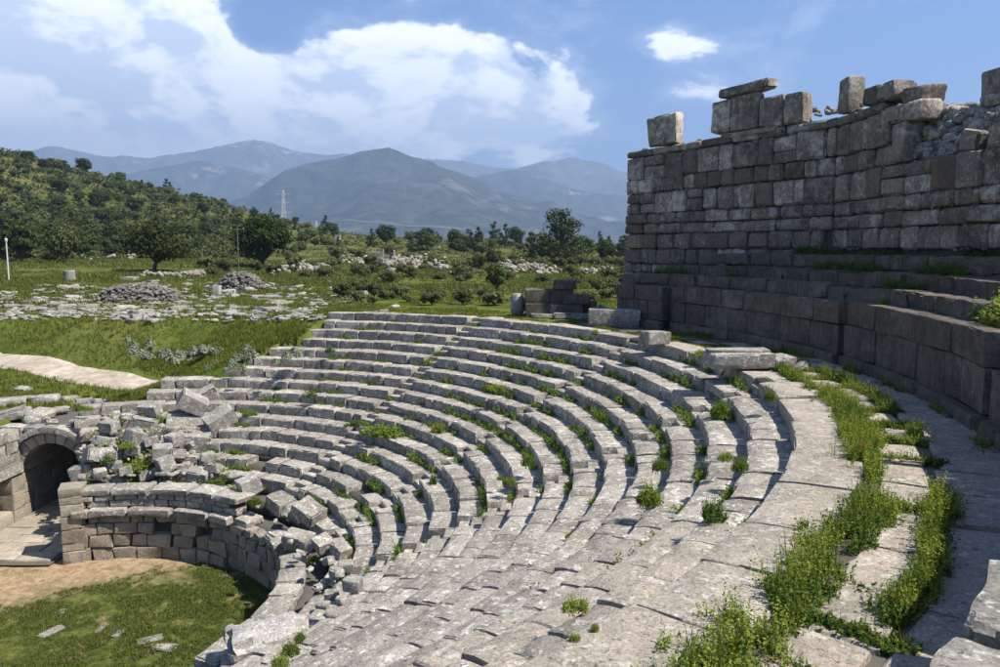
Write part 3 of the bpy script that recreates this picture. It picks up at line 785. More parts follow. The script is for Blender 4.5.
def s_of(a): return LEN_L + LEN_R * (17.0 - a) / 23.0 if a >= -6 else LEN_L + LEN_R + rad(-6.0 - a) * 26.65
def put_wall(name, s0, s1, z0, z1, depth=0.6, proud=0.0, mat=None, seg=(4, 3, 4), tilt=(0, 0, 0), bev=0.085, amp=0.022, chip=0.08, off=0.0, parent=None):
    if name.startswith('merlon'): chip, amp = max(chip, 0.16), max(amp, 0.035); seg = (6, 4, 6)
    V, F = stone(s1 - s0, depth, z1 - z0, bev, seg, amp, chip, 2.4, skew=0.09 if name.startswith('merlon') else 0.05)
    V = V @ rotm(*tilt).T
    sm = (s0 + s1) / 2; c = wall_pt(sm, 0, (z0 + z1) / 2)
    if sm <= LEN_L + LEN_R:
        e = (wall_pt(sm + 0.01, 0, 0) - wall_pt(sm - 0.01, 0, 0)); e /= np.linalg.norm(e)
        nr = wall_pt(sm, 1, 0) - wall_pt(sm, 0, 0)
        W = V[:, :1] * e + (V[:, 1:2] + depth / 2 - proud + off) * nr + V[:, 2:] * np.array([0, 0, 1.0])
    else:
        am = -6.0 - math.degrees((sm - LEN_L - LEN_R) / 26.65)
        th = np.radians(am) - V[:, 0] / 26.65; rr = 26.65 + V[:, 1] + depth / 2 - proud + off
        W = np.stack([CX + rr * np.cos(th), CY + rr * np.sin(th), c[2] + V[:, 2]], 1) - c
    return obj(name, make_mesh(name, W, F, mat or M['wall'], True), tall if parent is None else parent, loc=c - TO)
M['wall_warm'] = stone_mat('wall_ochre_limestone', (0.25, 0.205, 0.155), (0.38, 0.34, 0.285), (0.15, 0.13, 0.105), (0.36, 0.22, 0.13), lichen=0.4, spots=0.4, darkness=0.45, streak=0.15, warmth=0.7, bump=0.9, var=0.2)
COURSES = [1.66, 2.18, 2.60, 3.34, 4.05, 4.55, 5.05, 6.05, 6.72, 7.80, 8.16]
S_PIL = s_of(9.2)
def top_z(s):                     # broken upper edge of the facing
    if s < 0.75: return 7.80
    if s < s_of(9.2): return 8.2
    if s < s_of(6.4): return 6.05
    return float(np.interp(s, [s_of(6.4), s_of(0), s_of(-8), s_of(-16), s_of(-25)], [6.1, 6.1, 4.9, 3.7, 2.6]))
for i in range(len(COURSES) - 1):
    z0, z1 = COURSES[i], COURSES[i + 1]; hgt = z1 - z0
    s = 0.0 + rng.uniform(-0.02, 0.02)
    send = s_of(-25)
    while s < send:
        L = rng.uniform(0.55, 1.05) if hgt < 0.7 else rng.uniform(0.8, 1.45)
        if hgt < 0.55 and i > 3: L = rng.uniform(0.8, 2.0)
        e = s + L
        if s < LEN_L and e > LEN_L - 0.25: e = LEN_L
        sm = (s + e) / 2; zt = z1
        if zt > top_z(sm) + 0.35 or (z0 < 3.0 and sm > LEN_L - 2):
            s = e; continue
        if sm < LEN_L and z0 < 2.1 and False: pass
        hole = (COURSES[i] in (3.34,) and LEN_L - 0.75 < sm < LEN_L)   # dark drain opening near the bend
        if hole:
            put_wall('wall_stone', s, e - 0.42, z0, z1, mat=M['wall'])
            s = e; continue
        warm = (sm < LEN_L * 0.75 and z0 in (2.60, 3.34) and rng.random() < 0.45) or (z0 == 6.05 and 3.8 < sm < 8.5 and rng.random() < 0.5) or rng.random() < 0.05
        g = rng.uniform(0.012, 0.04)
        if hgt > 0.9 and rng.random() < 0.16:      # a tall course sometimes split in two
            zm = z0 + hgt * rng.uniform(0.4, 0.6)
            put_wall('wall_stone', s, e - g, z0, zm - 0.02, proud=rng.normal(0, 0.022), mat=M['wall_warm'] if warm else None)
            put_wall('wall_stone', s, e - g, zm, z1 - 0.02, proud=rng.normal(0, 0.022), mat=M['wall'])
        else:
            put_wall('wall_stone', s, e - g, z0 + rng.uniform(0, 0.015), z1 - rng.uniform(0.01, 0.03), proud=rng.normal(0, 0.024), mat=M['wall_warm'] if warm else None, tilt=(rng.normal(0, 0.008), rng.normal(0, 0.010), 0), seg=(5, 3, 5))
        s = e
def sl(u, v=150):                 # distance along the left face for a picture column
    best = min(np.arange(-0.3, LEN_L + 0.3, 0.02), key=lambda q: abs(500 + FPX * wall_pt(q, 0, 0)[0] / (wall_pt(q, 0, 6)[1] * math.cos(PITCH) - 2.6 * math.sin(PITCH)) - u))
    return float(best)
put_wall('merlon_stone', sl(646), sl(673), 8.18, 9.62, 0.62, tilt=(0, 0.01, 0))
put_wall('merlon_stone', sl(708), sl(727), 8.30, 9.60, 0.55); put_wall('merlon_stone', sl(727.5), sl(754), 8.24, 9.72, 0.55)
put_wall('merlon_stone', sl(755), sl(779), 8.20, 9.40, 0.55); put_wall('merlon_stone', sl(780), sl(799), 8.20, 9.36, 0.6)
put_wall('merlon_cap', sl(718), sl(764), 9.74, 10.14, 0.75, tilt=(0, -0.035, 0.02), chip=0.15, proud=0.06)
put_wall('ledge_stone', sl(720), sl(774), 8.00, 8.22, 0.7, proud=0.08)
# upright pillar and the stepped blocks right of the bend
put_wall('merlon_stone', s_of(17.4), s_of(15.7), 8.2, 9.50, 0.7)
put_wall('merlon_stone', s_of(13.6), s_of(11.6), 8.18, 8.82, 0.8, tilt=(0, 0.05, 0)); put_wall('merlon_stone', s_of(11.5), s_of(9.4), 8.18, 8.74, 0.9, tilt=(0, -0.04, 0))
put_wall('merlon_stone', s_of(9.6), s_of(7.4), 7.90, 8.45, 0.9, tilt=(0.1, 0.10, 0.1), off=0.3, chip=0.2, amp=0.06)
put_wall('lintel_stone', s_of(10.8), s_of(6.3), 7.34, 7.90, 0.75, tilt=(0, 0.03, 0.02), chip=0.22, amp=0.06, proud=0.02)
put_wall('wall_pillar', s_of(9.2), s_of(7.6), 6.06, 7.32, 0.75, proud=0.08, chip=0.02)
put_wall('loose_block', s_of(4.2), s_of(2.1), 7.72, 8.42, 0.9, off=1.2, tilt=(0, -0.05, 0.1)); put_wall('loose_block', s_of(4.0), s_of(1.2), 7.34, 7.72, 1.0, off=1.1, tilt=(0, 0.03, 0.05))
put_wall('loose_block', s_of(2.4), s_of(0.9), 6.02, 6.62, 0.7, off=0.1, tilt=(0, 0.16, 0.1), chip=0.2, amp=0.06); put_wall('loose_block', s_of(-0.2), s_of(-2.4), 6.0, 6.7, 0.8, tilt=(0, -0.1, 0.1), chip=0.2, amp=0.06)
# solid core so that no light leaks between the stones
def wall_core():
    S = np.concatenate([np.linspace(0.06, LEN_L, 14), np.linspace(LEN_L + 0.3, s_of(-26), 46)]); V = []; F = []
    for s in S:
        zt = min(top_z(s), 8.0) - 0.30; zt2 = zt
        if s > s_of(9.0): zt2 = float(np.interp(s, [s_of(9), s_of(4), s_of(-1), s_of(-10), s_of(-25)], [7.75, 7.3, 6.9, 4.9, 2.4]))
        V += [wall_pt(s, 0.25, 0.9), wall_pt(s, 1.9, 0.9), wall_pt(s, 1.9, zt2), wall_pt(s, 1.0, zt2 - 0.1), wall_pt(s, 0.25, zt)]
    for i in range(len(S) - 1):
        b = i * 5
        for q in range(5): F.append([b + q, b + (q + 1) % 5, b + 5 + (q + 1) % 5, b + 5 + q])
    F.append([4, 3, 2, 1, 0]); b = (len(S) - 1) * 5; F.append([b, b + 1, b + 2, b + 3, b + 4])
    obj('wall_core', make_mesh('wall_core', np.array(V) - TO, F, M['core']), tall)
wall_core()
_pool = []
def small_stone(sz, seed=None):
    if len(_pool) < 70:
        V, F = stone(rng.uniform(0.8, 1.5), rng.uniform(0.6, 1.0), rng.uniform(0.45, 0.8), 0.22, (3, 3, 3), 0.12, 0.2, 1.4); _pool.append((V, F))
    else: V, F = _pool[int(rng.integers(len(_pool)))]
    return (V * sz * rng.uniform(0.85, 1.15, 3)) @ rotm(rng.normal(0, 0.3), rng.normal(0, 0.3), rng.uniform(0, 6.3)).T, F
bag = Bag()
for _ in range(1500):              # rubble fill exposed where the facing has fallen
    s = rng.uniform(s_of(9.2), s_of(-22)); f = rng.random() ** 0.8
    off = 0.35 + 1.5 * f
    lo = min(top_z(s), 7.4); hi = float(np.interp(s, [s_of(9), s_of(4), s_of(-1), s_of(-10), s_of(-25)], [7.85, 7.4, 7.0, 5.0, 2.5]))
    z = float(np.interp(off, [0.25, 1.0, 1.9], [lo - 0.3, hi - 0.12, hi - 0.05])) + rng.normal(0, 0.03)
    V, F = small_stone(rng.uniform(0.14, 0.42)); bag.add(V + wall_pt(s, off, z) - TO, F)
for _ in range(170):              # rubble along the top of the left part
    s = rng.uniform(0.8, s_of(10)); V, F = small_stone(rng.uniform(0.12, 0.34)); bag.add(V + wall_pt(s, rng.uniform(0.45, 1.7), 8.08 + rng.uniform(-0.1, 0.22) + (0.45 if sl(795) < s < LEN_L + 0.6 else 0)) - TO, F)
obj('rubble_fill', bag.mesh('rubble_fill', M['fallen'], True), tall, kind='stuff')
bag = Bag()
for _ in range(420):              # pinning stones in the joints of the facing
    s = rng.uniform(0.1, s_of(-14)); i = int(rng.integers(1, 9)); z = COURSES[i]
    if z > top_z(s) - 0.2 or (z < 3.1 and s > LEN_L - 3): continue
    V, F = small_stone(rng.uniform(0.05, 0.12)); bag.add(V + wall_pt(s, 0.03, z + rng.normal(0, 0.02)) - TO, F)
obj('pinning_stones', bag.mesh('pinning_stones', M['wall_warm'], True), tall, kind='stuff')

# ------------------------------------------------------------------ orchestra
def build_orchestra():
    xs = np.linspace(-34, -4.5, 150); ys = np.linspace(2, 40, 190)
    X, Y = np.meshgrid(xs, ys, indexing='ij')
    Z = Z_ORCH + 0.05 * n2(X / 1.5, Y / 1.5, 14, 4) + 0.03 * n2(X / 0.4, Y / 0.4, 15, 3)
    i = np.arange(149)[:, None] * 190 + np.arange(189)[None]
    F = np.stack([i, i + 190, i + 191, i + 1], 2).reshape(-1, 4)
    r = np.hypot(X - CX, Y - CY); keep = ((r < 7.9) | (X < -13.5)).ravel()
    F = F[keep[F].all(1)]
    obj('orchestra_ground', make_mesh('orchestra_ground', np.stack([X, Y, Z], 2).reshape(-1, 3), F, M['orch_ground'], True), kind='structure', label='orchestra floor of turf and bare reddish earth')
build_orchestra()
OO = pt(7.1, 60, Z_ORCH)
orch = empty('orchestra_wall', tuple(OO), label='curved wall of warm tan stone blocks ringing the sunken orchestra', cat='wall')
V, F = ring(7.35, 8.3, -45, 110.5, -8.6, -6.62, 90); obj('wall_core', make_mesh('wall_core', V - OO, F, M['core']), orch)
for z0, z1, l0, l1 in ((-8.42, -7.84, 0.6, 1.1), (-7.84, -7.34, 0.55, 1.05), (-7.34, -6.9, 0.45, 0.95), (-6.9, -6.60, 0.4, 0.9)):
    course(orch, OO, 'wall_stone', 7.02, 0.45, -10, 110.6, z0, z1, l0 * 0.8, l1, M['orch'], (5, 3, 5), 0.03, 0.030, 0.09, 0.025, 0.035, 0.03, lost=0.0 if z0 < -7.5 else 0.10, skew=0.12)
course(orch, OO, 'coping_stone', 6.86, 0.95, 58, 110.6, -6.60, -6.32, 1.0, 1.9, M['seat'], (6, 4, 3), 0.05, 0.02, 0.08, 0.02, 0.02, 0.012)
course(orch, OO, 'coping_stone', 6.95, 0.80, -30, 22, -6.60, -6.32, 0.8, 1.5, M['seat'], (6, 4, 3), 0.05, 0.03, 0.08, 0.03, 0.04, 0.03)
course(orch, OO, 'coping_stone', 7.05, 0.75, 22, 58, -6.62, -6.34, 0.5, 1.1, M['seat'], (5, 4, 3), 0.06, 0.05, 0.12, 0.04, 0.07, 0.07, lost=0.25)
# thin upper courses still standing towards the entrance
V, F = ring(7.4, 7.95, 60, 109, -6.5, -5.80, 40); obj('parapet_core', make_mesh('parapet_core', V - OO, F, M['core']), orch)
course(orch, OO, 'parapet_stone', 7.18, 0.5, 57, 108.5, -6.32, -6.06, 0.35, 0.8, M['seat'], (4, 3, 3), 0.03, 0.02, 0.06, 0.02, 0.02, 0.015, lost=0.04)
course(orch, OO, 'parapet_stone', 7.16, 0.5, 60, 108.5, -6.06, -5.85, 0.4, 0.9, M['seat'], (4, 3, 3), 0.03, 0.02, 0.06, 0.02, 0.02, 0.015, lost=0.05)
course(orch, OO, 'parapet_coping', 7.08, 0.9, 56, 108.5, -5.85, -5.63, 0.8, 1.6, M['seat'], (6, 4, 3), 0.04, 0.02, 0.07, 0.02, 0.02, 0.012)
# end pier of the wall
zz = Z_ORCH - 0.1
for hgt in (0.55, 0.32, 0.52, 0.50, 0.45, 0.30, 0.34):
    V, F = stone(0.78, 0.9, hgt - 0.015, 0.025, (4, 4, 3), 0.016, 0.05)
    c, W = arc_stone(V, 7.42, 110.2, zz + hgt / 2, tuple(rng.normal(0, 0.008, 3)))
    obj('pier_stone', make_mesh('pier_stone', W, F, M['orch'], True), orch, loc=c - OO); zz += hgt
# side face of the mass towards the passage
def side_mass():
    Vv = [(-16.3, 28.0), (-16.2, 28.6), (-16.6, 31.9), (-17.95, 32.4), (-17.95, 36.0), (-14.5, 37.5), (-12.5, 29.2)]
    zt = [-6.0, -5.9, -5.3, -4.6, -4.6, -4.6, -6.6]
    V = [(x, y, -8.6) for x, y in Vv] + [(x, y, z) for (x, y), z in zip(Vv, zt)]
    n = len(Vv); F = [[i, i + n, (i + 1) % n + n, (i + 1) % n] for i in range(n)] + [list(range(n, 2 * n))[::-1]]
    obj('rubble_mass', make_mesh('rubble_mass', np.array(V) - OO, F, M['core']), orch)
side_mass()

# ------------------------------------------------------------------ vaulted entrance passage and stage wall
AX0, AX1, AY0, AY1, ZSP = -20.75, -18.05, 32.3, 36.2, -6.35     # jambs, front and back plane, springing height
AO = np.array([-19.4, AY0, Z_ORCH])
vault = empty('vaulted_entrance', tuple(AO), label='round arched vaulted stone entrance passage beside the orchestra', cat='archway')
def box_stone(parent, po, name, x0, x1, y0, y1, z0, z1, mat, seg=(4, 4, 4), bev=0.025, amp=0.014, chip=0.05, tilt=(0, 0, 0)):
    V, F = stone(x1 - x0, y1 - y0, z1 - z0, bev, seg, amp, chip); V = V @ rotm(*tilt).T
    c = np.array([(x0 + x1) / 2, (y0 + y1) / 2, (z0 + z1) / 2])
    return obj(name, make_mesh(name, V, F, mat, True), parent, loc=c - po)
axc, ar = (AX0 + AX1) / 2, (AX1 - AX0) / 2
for depth_i, (y0, y1) in enumerate(((AY0 - 0.08, AY0 + 0.55), (AY0 + 0.57, AY0 + 1.75), (AY0 + 1.77, AY0 + 2.9), (AY0 + 2.92, AY1))):
    nv = 11
    for i in range(nv):
        t0, t1 = math.pi * i / nv + 0.012, math.pi * (i + 1) / nv - 0.012
        ro_ = ar + (0.46 if depth_i == 0 else 0.40); V, F = stone(1, 1, 1, 0.04, (3, 3, 3), 0.0, 0.0)
        th = (t0 + t1) / 2 + V[:, 0] * (t1 - t0); rr = (ar + ro_) / 2 + V[:, 2] * (ro_ - ar)
        W = np.stack([axc - rr * np.cos(th), (y0 + y1) / 2 + V[:, 1] * (y1 - y0), ZSP + rr * np.sin(th)], 1)
        W += 0.014 * np.stack([fbm(W * 2 + q * 7, 5 + q, 3) for q in range(3)], 1)
        c = W.mean(0); obj('voussoir', make_mesh('voussoir', W - c, F, M['arch'], True), vault, loc=c - AO)
for side, (x0, x1) in enumerate(((AX0 - 0.6, AX0), (AX1, AX1 + 0.6))):
    z = Z_ORCH - 0.1
    for hgt in (0.62, 0.5, 0.48, 0.45):
        y = AY0
        while y < AY1 - 0.1:
            L = rng.uniform(0.7, 1.3); e = min(y + L, AY1)
            if AY1 - e < 0.3: e = AY1
            box_stone(vault, AO, 'jamb_stone', x0 + rng.normal(0, 0.01), x1 + rng.normal(0, 0.01), y + 0.006, e - 0.006, z + 0.005, min(z + hgt, ZSP) - 0.006, M['arch']); y = e
        z += hgt
# ring moulding over the arch and the masonry above it
for i in range(9):
    t0, t1 = math.pi * (i + 0.6) / 10.2, math.pi * (i + 1.6) / 10.2
    V, F = stone(1, 1, 1, 0.06, (4, 3, 3), 0, 0)
    th = (t0 + t1) / 2 + V[:, 0] * (t1 - t0) * 0.97; rr = ar + 0.62 + V[:, 2] * 0.26
    W = np.stack([axc - rr * np.cos(th), AY0 - 0.02 + V[:, 1] * 0.5, ZSP + rr * np.sin(th)], 1) + 0.03 * np.stack([fbm(V * 2 + i * 3 + q * 7, 5 + q, 3) for q in range(3)], 1)
    c = W.mean(0); obj('arch_moulding', make_mesh('arch_moulding', W - c, F, M['seat'], True), vault, loc=c - AO)
def vault_core():
    A = np.linspace(0, math.pi, 13); V = []; F = []
    for y in (AY0 + 0.2, AY1 - 0.05):
        for t in A: V.append((axc - (ar + 0.34) * math.cos(t), y, ZSP + (ar + 0.34) * math.sin(t)))
        for t in A:
            x = axc - 2.4 * math.cos(t); V.append((x, y, max(ZSP, min(-4.45, ZSP + 3.5 * math.sin(t)))))
    n = 13
    for b in (0, 2 * n):
        for i in range(n - 1): F.append([b + i, b + i + 1, b + n + i + 1, b + n + i])
    for i in range(n - 1): F.append([n + i, n + i + 1, 3 * n + i + 1, 3 * n + i])
    obj('vault_fill', make_mesh('vault_fill', np.array(V) - AO, F, M['core']), vault)
vault_core()
for x0, x1, z0, z1 in ((-21.5, -20.9, -6.3, -5.75), (-21.6, -20.75, -5.72, -5.2), (-21.5, -20.6, -5.18, -4.72), (-18.0, -17.3, -6.3, -5.7), (-17.9, -17.0, -5.68, -5.15), (-18.2, -17.2, -5.12, -4.75),
                       (-20.55, -19.6, -4.62, -4.32), (-19.55, -18.7, -4.64, -4.36), (-18.65, -17.5, -4.70, -4.4), (-17.4, -16.5, -4.95, -4.5), (-21.6, -20.6, -4.70, -4.3)):
    box_stone(vault, AO, 'spandrel_stone', x0, x1, AY0 - 0.05, AY0 + 0.7, z0, z1, M['seat'], amp=0.03, chip=0.1, tilt=tuple(rng.normal(0, 0.03, 3)))
for _ in range(16):
    x = rng.uniform(-21.4, -16.8); V, F = small_stone(rng.uniform(0.25, 0.6))
    obj('top_stone', make_mesh('top_stone', V, F, M['fallen'], True), vault, loc=np.array([x, AY0 + rng.uniform(0.3, 3.4), -4.35 + rng.uniform(0, 0.15)]) - AO)
# stage building wall, running towards the viewer from the arch
SX = -20.62
GO = np.array([SX, 28.0, Z_ORCH])
stage = empty('stage_wall', tuple(GO), label='remnant stage building wall with a lintelled doorway beside the arch', cat='wall')
for z0, z1 in ((-8.4, -7.72), (-7.72, -7.0), (-7.0, -6.22)):
    y = 18.0
    while y < 32.1:
        L = rng.uniform(0.8, 1.4); e = min(y + L, 32.15)
        if y < 29.3 and e > 29.3: e = 29.3
        if abs(y - 29.3) < 0.01: e = 31.35
        door = abs(y - 29.3) < 0.01
        if not door or z0 < -8.0:
            box_stone(stage, GO, 'wall_stone', SX - 0.7, SX, y + 0.008, e - 0.008, z0 + 0.004, z1 - 0.006, M['arch'])
        y = e
for y0, y1 in ((18, 20.4), (20.4, 23.1), (23.1, 26), (26, 28.7), (28.7, 32.1)): box_stone(stage, GO, 'lintel', SX - 0.75, SX + 0.06, y0 + 0.01, y1 - 0.01, -6.21, -5.72, M['seat'], (8, 4, 4), chip=0.1)
for z0, z1, ys in ((-5.71, -5.28, 18), (-5.28, -4.78, 18), (-4.78, -4.30, 22)):
    y = ys
    while y < 31.6:
        L = rng.uniform(0.7, 1.3); e = min(y + L, 32.1); box_stone(stage, GO, 'wall_stone', SX - 0.7, SX - 0.03, y + 0.01, e - 0.01, z0 + 0.004, z1 - 0.008, M['seat'], amp=0.03, chip=0.12, tilt=tuple(rng.normal(0, 0.015, 3))); y = e
# paving of the entrance passage
pav = obj('passage_paving', make_mesh('passage_paving', [(-20.7, 27.0, -8.24), (-16.6, 27.0, -8.24), (-16.6, 36.5, -8.24), (-20.7, 36.5, -8.24)], [[0, 1, 2, 3]], M['soil']), kind='structure', label='pale worn paving slabs leading out of the arched passage')
y = 27.3
while y < 36:
    L = rng.uniform(0.6, 1.0); x = -20.55
    while x < -16.9 - (1.2 if y > 31.5 else 0):
        w_ = rng.uniform(0.9, 1.7)
        V, F = stone(w_ - 0.03, L - 0.03, 0.12, 0.03, (5, 4, 2), 0.012, 0.03)
        obj('paving_slab', make_mesh('paving_slab', V, F, M['arch'], True), pav, loc=(x + w_ / 2, y + L / 2, -8.22 + rng.normal(0, 0.008))); x += w_
    y += L

# ------------------------------------------------------------------ loose blocks
def tread(u, v):
    """point of the stepped seating seen at a picture position"""
    best = None
    for k in np.arange(-0.2, 17.2, 0.05):
        p = at(u, v, -k * HR); r, a = polar(p); e = abs(r - (RT - k * DR))
        if best is None or e < best[0]: best = (e, k, p)
    return best[2], best[1]
def loose(name, u, v, w, h, label, cat='stone block', group=None, mat='fallen', z=None, dep=None, rot=None, lift=0.5, chip=0.12, amp=0.03, seg=(6, 5, 5), bev=0.05, size=None):
    """v = picture row of its foot"""
    if z is None:
        p, k = tread(u, v); z = -max(0, math.ceil(k - 0.35)) * HR
        p = at(u, v, z)
    else: p = at(u, v, z)
    d = math.hypot(p[0], p[1]); W_ = w * d / FPX * 0.93; H_ = h * d / FPX * 0.9
    if size: W_, dep, H_ = size
    D_ = dep or W_ * rng.uniform(0.6, 0.85)
    V, F = stone(W_, D_, H_, bev, seg, amp, chip, 1.8)
    rot = rot if rot is not None else (rng.normal(0, 0.16), rng.normal(0, 0.16), rng.uniform(-0.9, 0.9))
    V = V @ rotm(*rot).T
    c = p + np.array([0, 0, H_ * lift]); c[1] += D_ * 0.35
    return obj(name, make_mesh(name, V, F, M[mat], True), loc=c, label=label, cat=cat, group=group)
G1 = 'fallen blocks heaped at the end of the seats'
heap_label = 'lichen spotted block tumbled in the heap beside the arched entrance'
for u, v, w, h in [(143, 436, 27, 18), (133, 445, 20, 14), (121, 463, 22, 15), (103, 452, 21, 15), (91, 464, 19, 15), (81, 484, 20, 18), (160, 461, 19, 15), (163, 472, 22, 16),
                   (166, 481, 14, 11), (183, 478, 15, 15), (197, 485, 21, 16), (176, 460, 15, 10), (124, 476, 12, 8), (108, 432, 18, 10), (150, 446, 14, 9), (112, 470, 13, 8), (98, 478, 12, 8), (206, 462, 14, 9), (133, 456, 16, 11), (145, 481, 15, 11), (118, 484, 14, 9), (172, 446, 16, 11), (148, 416, 20, 12), (128, 422, 20, 10), (165, 437, 18, 11), (212, 474, 15, 10), (107, 460, 14, 10)]:
    loose('fallen_block', u, v, w, h, heap_label, group=G1)
def rubble_scatter():
    b = Bag(); gb = []; gh = []
    for _ in range(900):
        if rng.random() < 0.85: u, v = rng.uniform(72, 235), rng.uniform(415, 492)
        else: u, v = rng.uniform(235, 345), rng.uniform(485, 600)
        if v < 500 and (v > 490 - (u < 130) * 4 or u > 150 + (v - 395) * 1.1 or u < 78 + max(0, 440 - v) * 0.9): continue
        if v >= 485 and u > 235 and not (255 < u < 350 and abs((v - 500) - (u - 262) * 1.15) < 26): continue
        p, k = tread(u, v); p = at(u, v, -min(15, math.ceil(k - 0.3)) * HR - 0.05)
        if rng.random() < 0.55:
            V, F = small_stone(rng.choice([rng.uniform(0.10, 0.25), rng.uniform(0.25, 0.5)], p=[0.75, 0.25])); b.add(V + p + np.array([0, 0, 0.03]) - SO, F)
        elif v < 492 and float(n2(np.array([u / 14.0]), np.array([v / 9.0]), 88, 2)[0]) > -0.15: gb.append(p); gh.append(rng.uniform(0.15, 0.4))
    obj('rubble_scatter', b.mesh('rubble_scatter', M['fallen'], True), loc=SO, kind='stuff', label='small broken stones strewn between the fallen blocks', cat='rubble')
    V, F = herbs(np.array(gb), np.array(gh), np.full(len(gb), 0.2), 0.05, 5, 7)
    obj('rubble_weeds', make_mesh('rubble_weeds', V, F, M['weed']), kind='stuff', label='yellow green weeds growing through the heap of fallen blocks', cat='weeds')
loose('fallen_block', 190, 416, 27, 17, 'tilted squared block propped on its twin at the top of the heap', rot=(0.2, 0.55, 0.5), lift=0.75)
loose('fallen_block', 207, 409, 20, 18, 'upright squared block leaning on the tilted block above the heap', rot=(0.3, -0.5, 0.4), lift=0.7)
loose('fallen_block', 220, 436, 30, 24, 'large white spotted block standing on a corner right of the heap', rot=(0.25, -0.45, 0.6), lift=0.6)
loose('fallen_block', 183, 434, 36, 17, 'broad flat spotted slab lying over the upper edge of the heap', rot=(-0.25, 0.2, 0.3))
loose('fallen_block', 191, 451, 34, 18, 'boulder like block with a pale top in the middle of the heap', rot=(0.1, 0.1, 0.2), chip=0.25, amp=0.08)
loose('fallen_block', 248, 498, 23, 20, 'single squared block tipped on a low seat beside yellow green weeds', rot=(0.1, -0.3, 0.7), lift=0.6)
loose('fallen_block', 307, 522, 30, 17, 'rough grey block tipped across the lowest seats', rot=(0.15, 0.35, -0.5), mat='seat')
loose('fallen_block', 279, 512, 27, 15, 'displaced grey seat stone between two tipped blocks on the lowest seats', rot=(0.1, 0.2, -0.7), mat='seat')
loose('fallen_block', 297, 550, 30, 16, 'displaced seat stone lying at the rim of the orchestra wall', rot=(0.1, 0.1, -0.3), mat='seat')
loose('fallen_block', 322, 552, 22, 14, 'narrow broken seat stone above the small rubble blocks', rot=(0.2, 0.25, -0.9), mat='seat')
loose('fallen_block', 340, 558, 26, 14, 'broken seat stone sunk among the lowest rows', rot=(0.0, 0.2, -0.9), mat='seat')
for u, v, w, h in [(328, 566, 13, 9), (336, 578, 15, 9), (330, 585, 14, 9), (345, 572, 16, 10), (352, 592, 20, 14), (332, 600, 17, 9), (318, 592, 13, 7), (322, 610, 15, 8), (340, 604, 12, 8)]:
    loose('rubble_block', u, v, w, h, 'small pale rubble block among the lowest broken seats', group='small rubble on the lowest seats', mat='fallen', chip=0.06)
loose('boulder', 262, 668, 66, 38, 'big white lichened boulder at the rim above the orchestra turf', cat='boulder', z=-6.22, mat='boulder', rot=(0.12, -0.10, 0.35), chip=0.35, amp=0.16, bev=0.2, seg=(9, 7, 7), size=(1.75, 1.15, 0.95), lift=0.42)
loose('flat_stone', 245, 676, 60, 14, 'flat grey stone under the big white boulder', cat='stone slab', z=-6.36, rot=(0.0, 0.05, 0.2), mat='seat')
# moulded block on the walkway edge, small cube, ruined base beyond
mb = loose('moulded_block', 742, 369, 58, 24, 'long moulded block with a stepped face lying on the walkway edge', z=0.02, rot=(0, 0.0, 0.05), size=(1.75, 1.0, 0.42), lift=0.5, chip=0.06)
V, F = stone(1.70, 0.55, 0.10, 0.02, (8, 4, 3), 0.01, 0.03); obj('fillet', make_mesh('fillet', V, F, M['fallen'], True), mb, loc=(0, 0.12, 0.25))
loose('fallen_block', 781, 368, 26, 12, 'low rubble stone behind the long moulded block', z=0.0, rot=(0.1, 0, 0.5), size=(0.8, 0.6, 0.32))
loose('fallen_block', 800, 372, 16, 6, 'small broken stone behind the long moulded block beside poppies', z=0.0, size=(0.5, 0.4, 0.2))
loose('stone_cube', 656, 344, 28, 15, 'small pale squared block sitting alone on the top seat row', z=0.03, rot=(0, 0.02, 0.35), size=(0.85, 0.7, 0.42))
loose('standing_stone', 518, 316, 16, 22, 'rounded upright standing stone beside the ruined block base', cat='standing stone', z=-0.1, rot=(0.03, 0.05, 0.2), size=(0.78, 0.6, 1.15), bev=0.3, amp=0.05, seg=(6, 6, 7))
ruin = empty('block_ruin', tuple(at(556, 318, -0.1)), label='ruined base of stacked large dark blocks beyond the top seats', cat='ruin')
RO = at(556, 318, -0.1)
for x0, x1, y0, y1, z0, z1 in ((-1.5, 0.35, 0.0, 1.2, -0.1, 0.72), (-1.5, -0.35, 0.05, 1.2, 0.73, 1.42), (-0.33, 1.35, -0.15, 1.1, 0.0, 0.68), (0.37, 1.62, -0.2, 1.0, 0.70, 1.16), (-0.33, 0.9, 0.1, 1.0, 0.70, 1.40), (-0.1, 1.0, 0.05, 0.9, 1.42, 1.86), (1.66, 2.0, -0.3, 0.4, -0.1, 0.85), (1.37, 1.9, 0.1, 0.9, -0.1, 0.69)):
    V, F = stone(x1 - x0, y1 - y0, z1 - z0, 0.03, (6, 4, 4), 0.02, 0.07); obj('ruin_block', make_mesh('ruin_block', V, F, M['podium'], True), ruin, loc=((x0 + x1) / 2, (y0 + y1) / 2, (z0 + z1) / 2))
loose('fallen_block', 615, 327, 50, 17, 'large pale block lying beside the left end of the podium wall', z=-0.05, mat='seat', rot=(0, 0.03, -0.15), size=(2.2, 1.1, 0.75))
loose('fallen_block', 603, 316, 12, 14, 'small pointed pale stone on the ground behind the large pale block', z=0.0, rot=(0.3, 0.5, 0.4), size=(0.5, 0.45, 0.5))
loose('fallen_block', 573, 319, 40, 7, 'long flat slab lying in the grass at the foot of the ruined base', z=-0.05, rot=(0, 0.02, 0.05), size=(1.9, 0.7, 0.25))
loose('fallen_block', 545, 318, 30, 5, 'flat pale slab in the grass next to the standing stone', z=-0.08, rot=(0, 0.02, 0.2), size=(1.4, 0.6, 0.2))
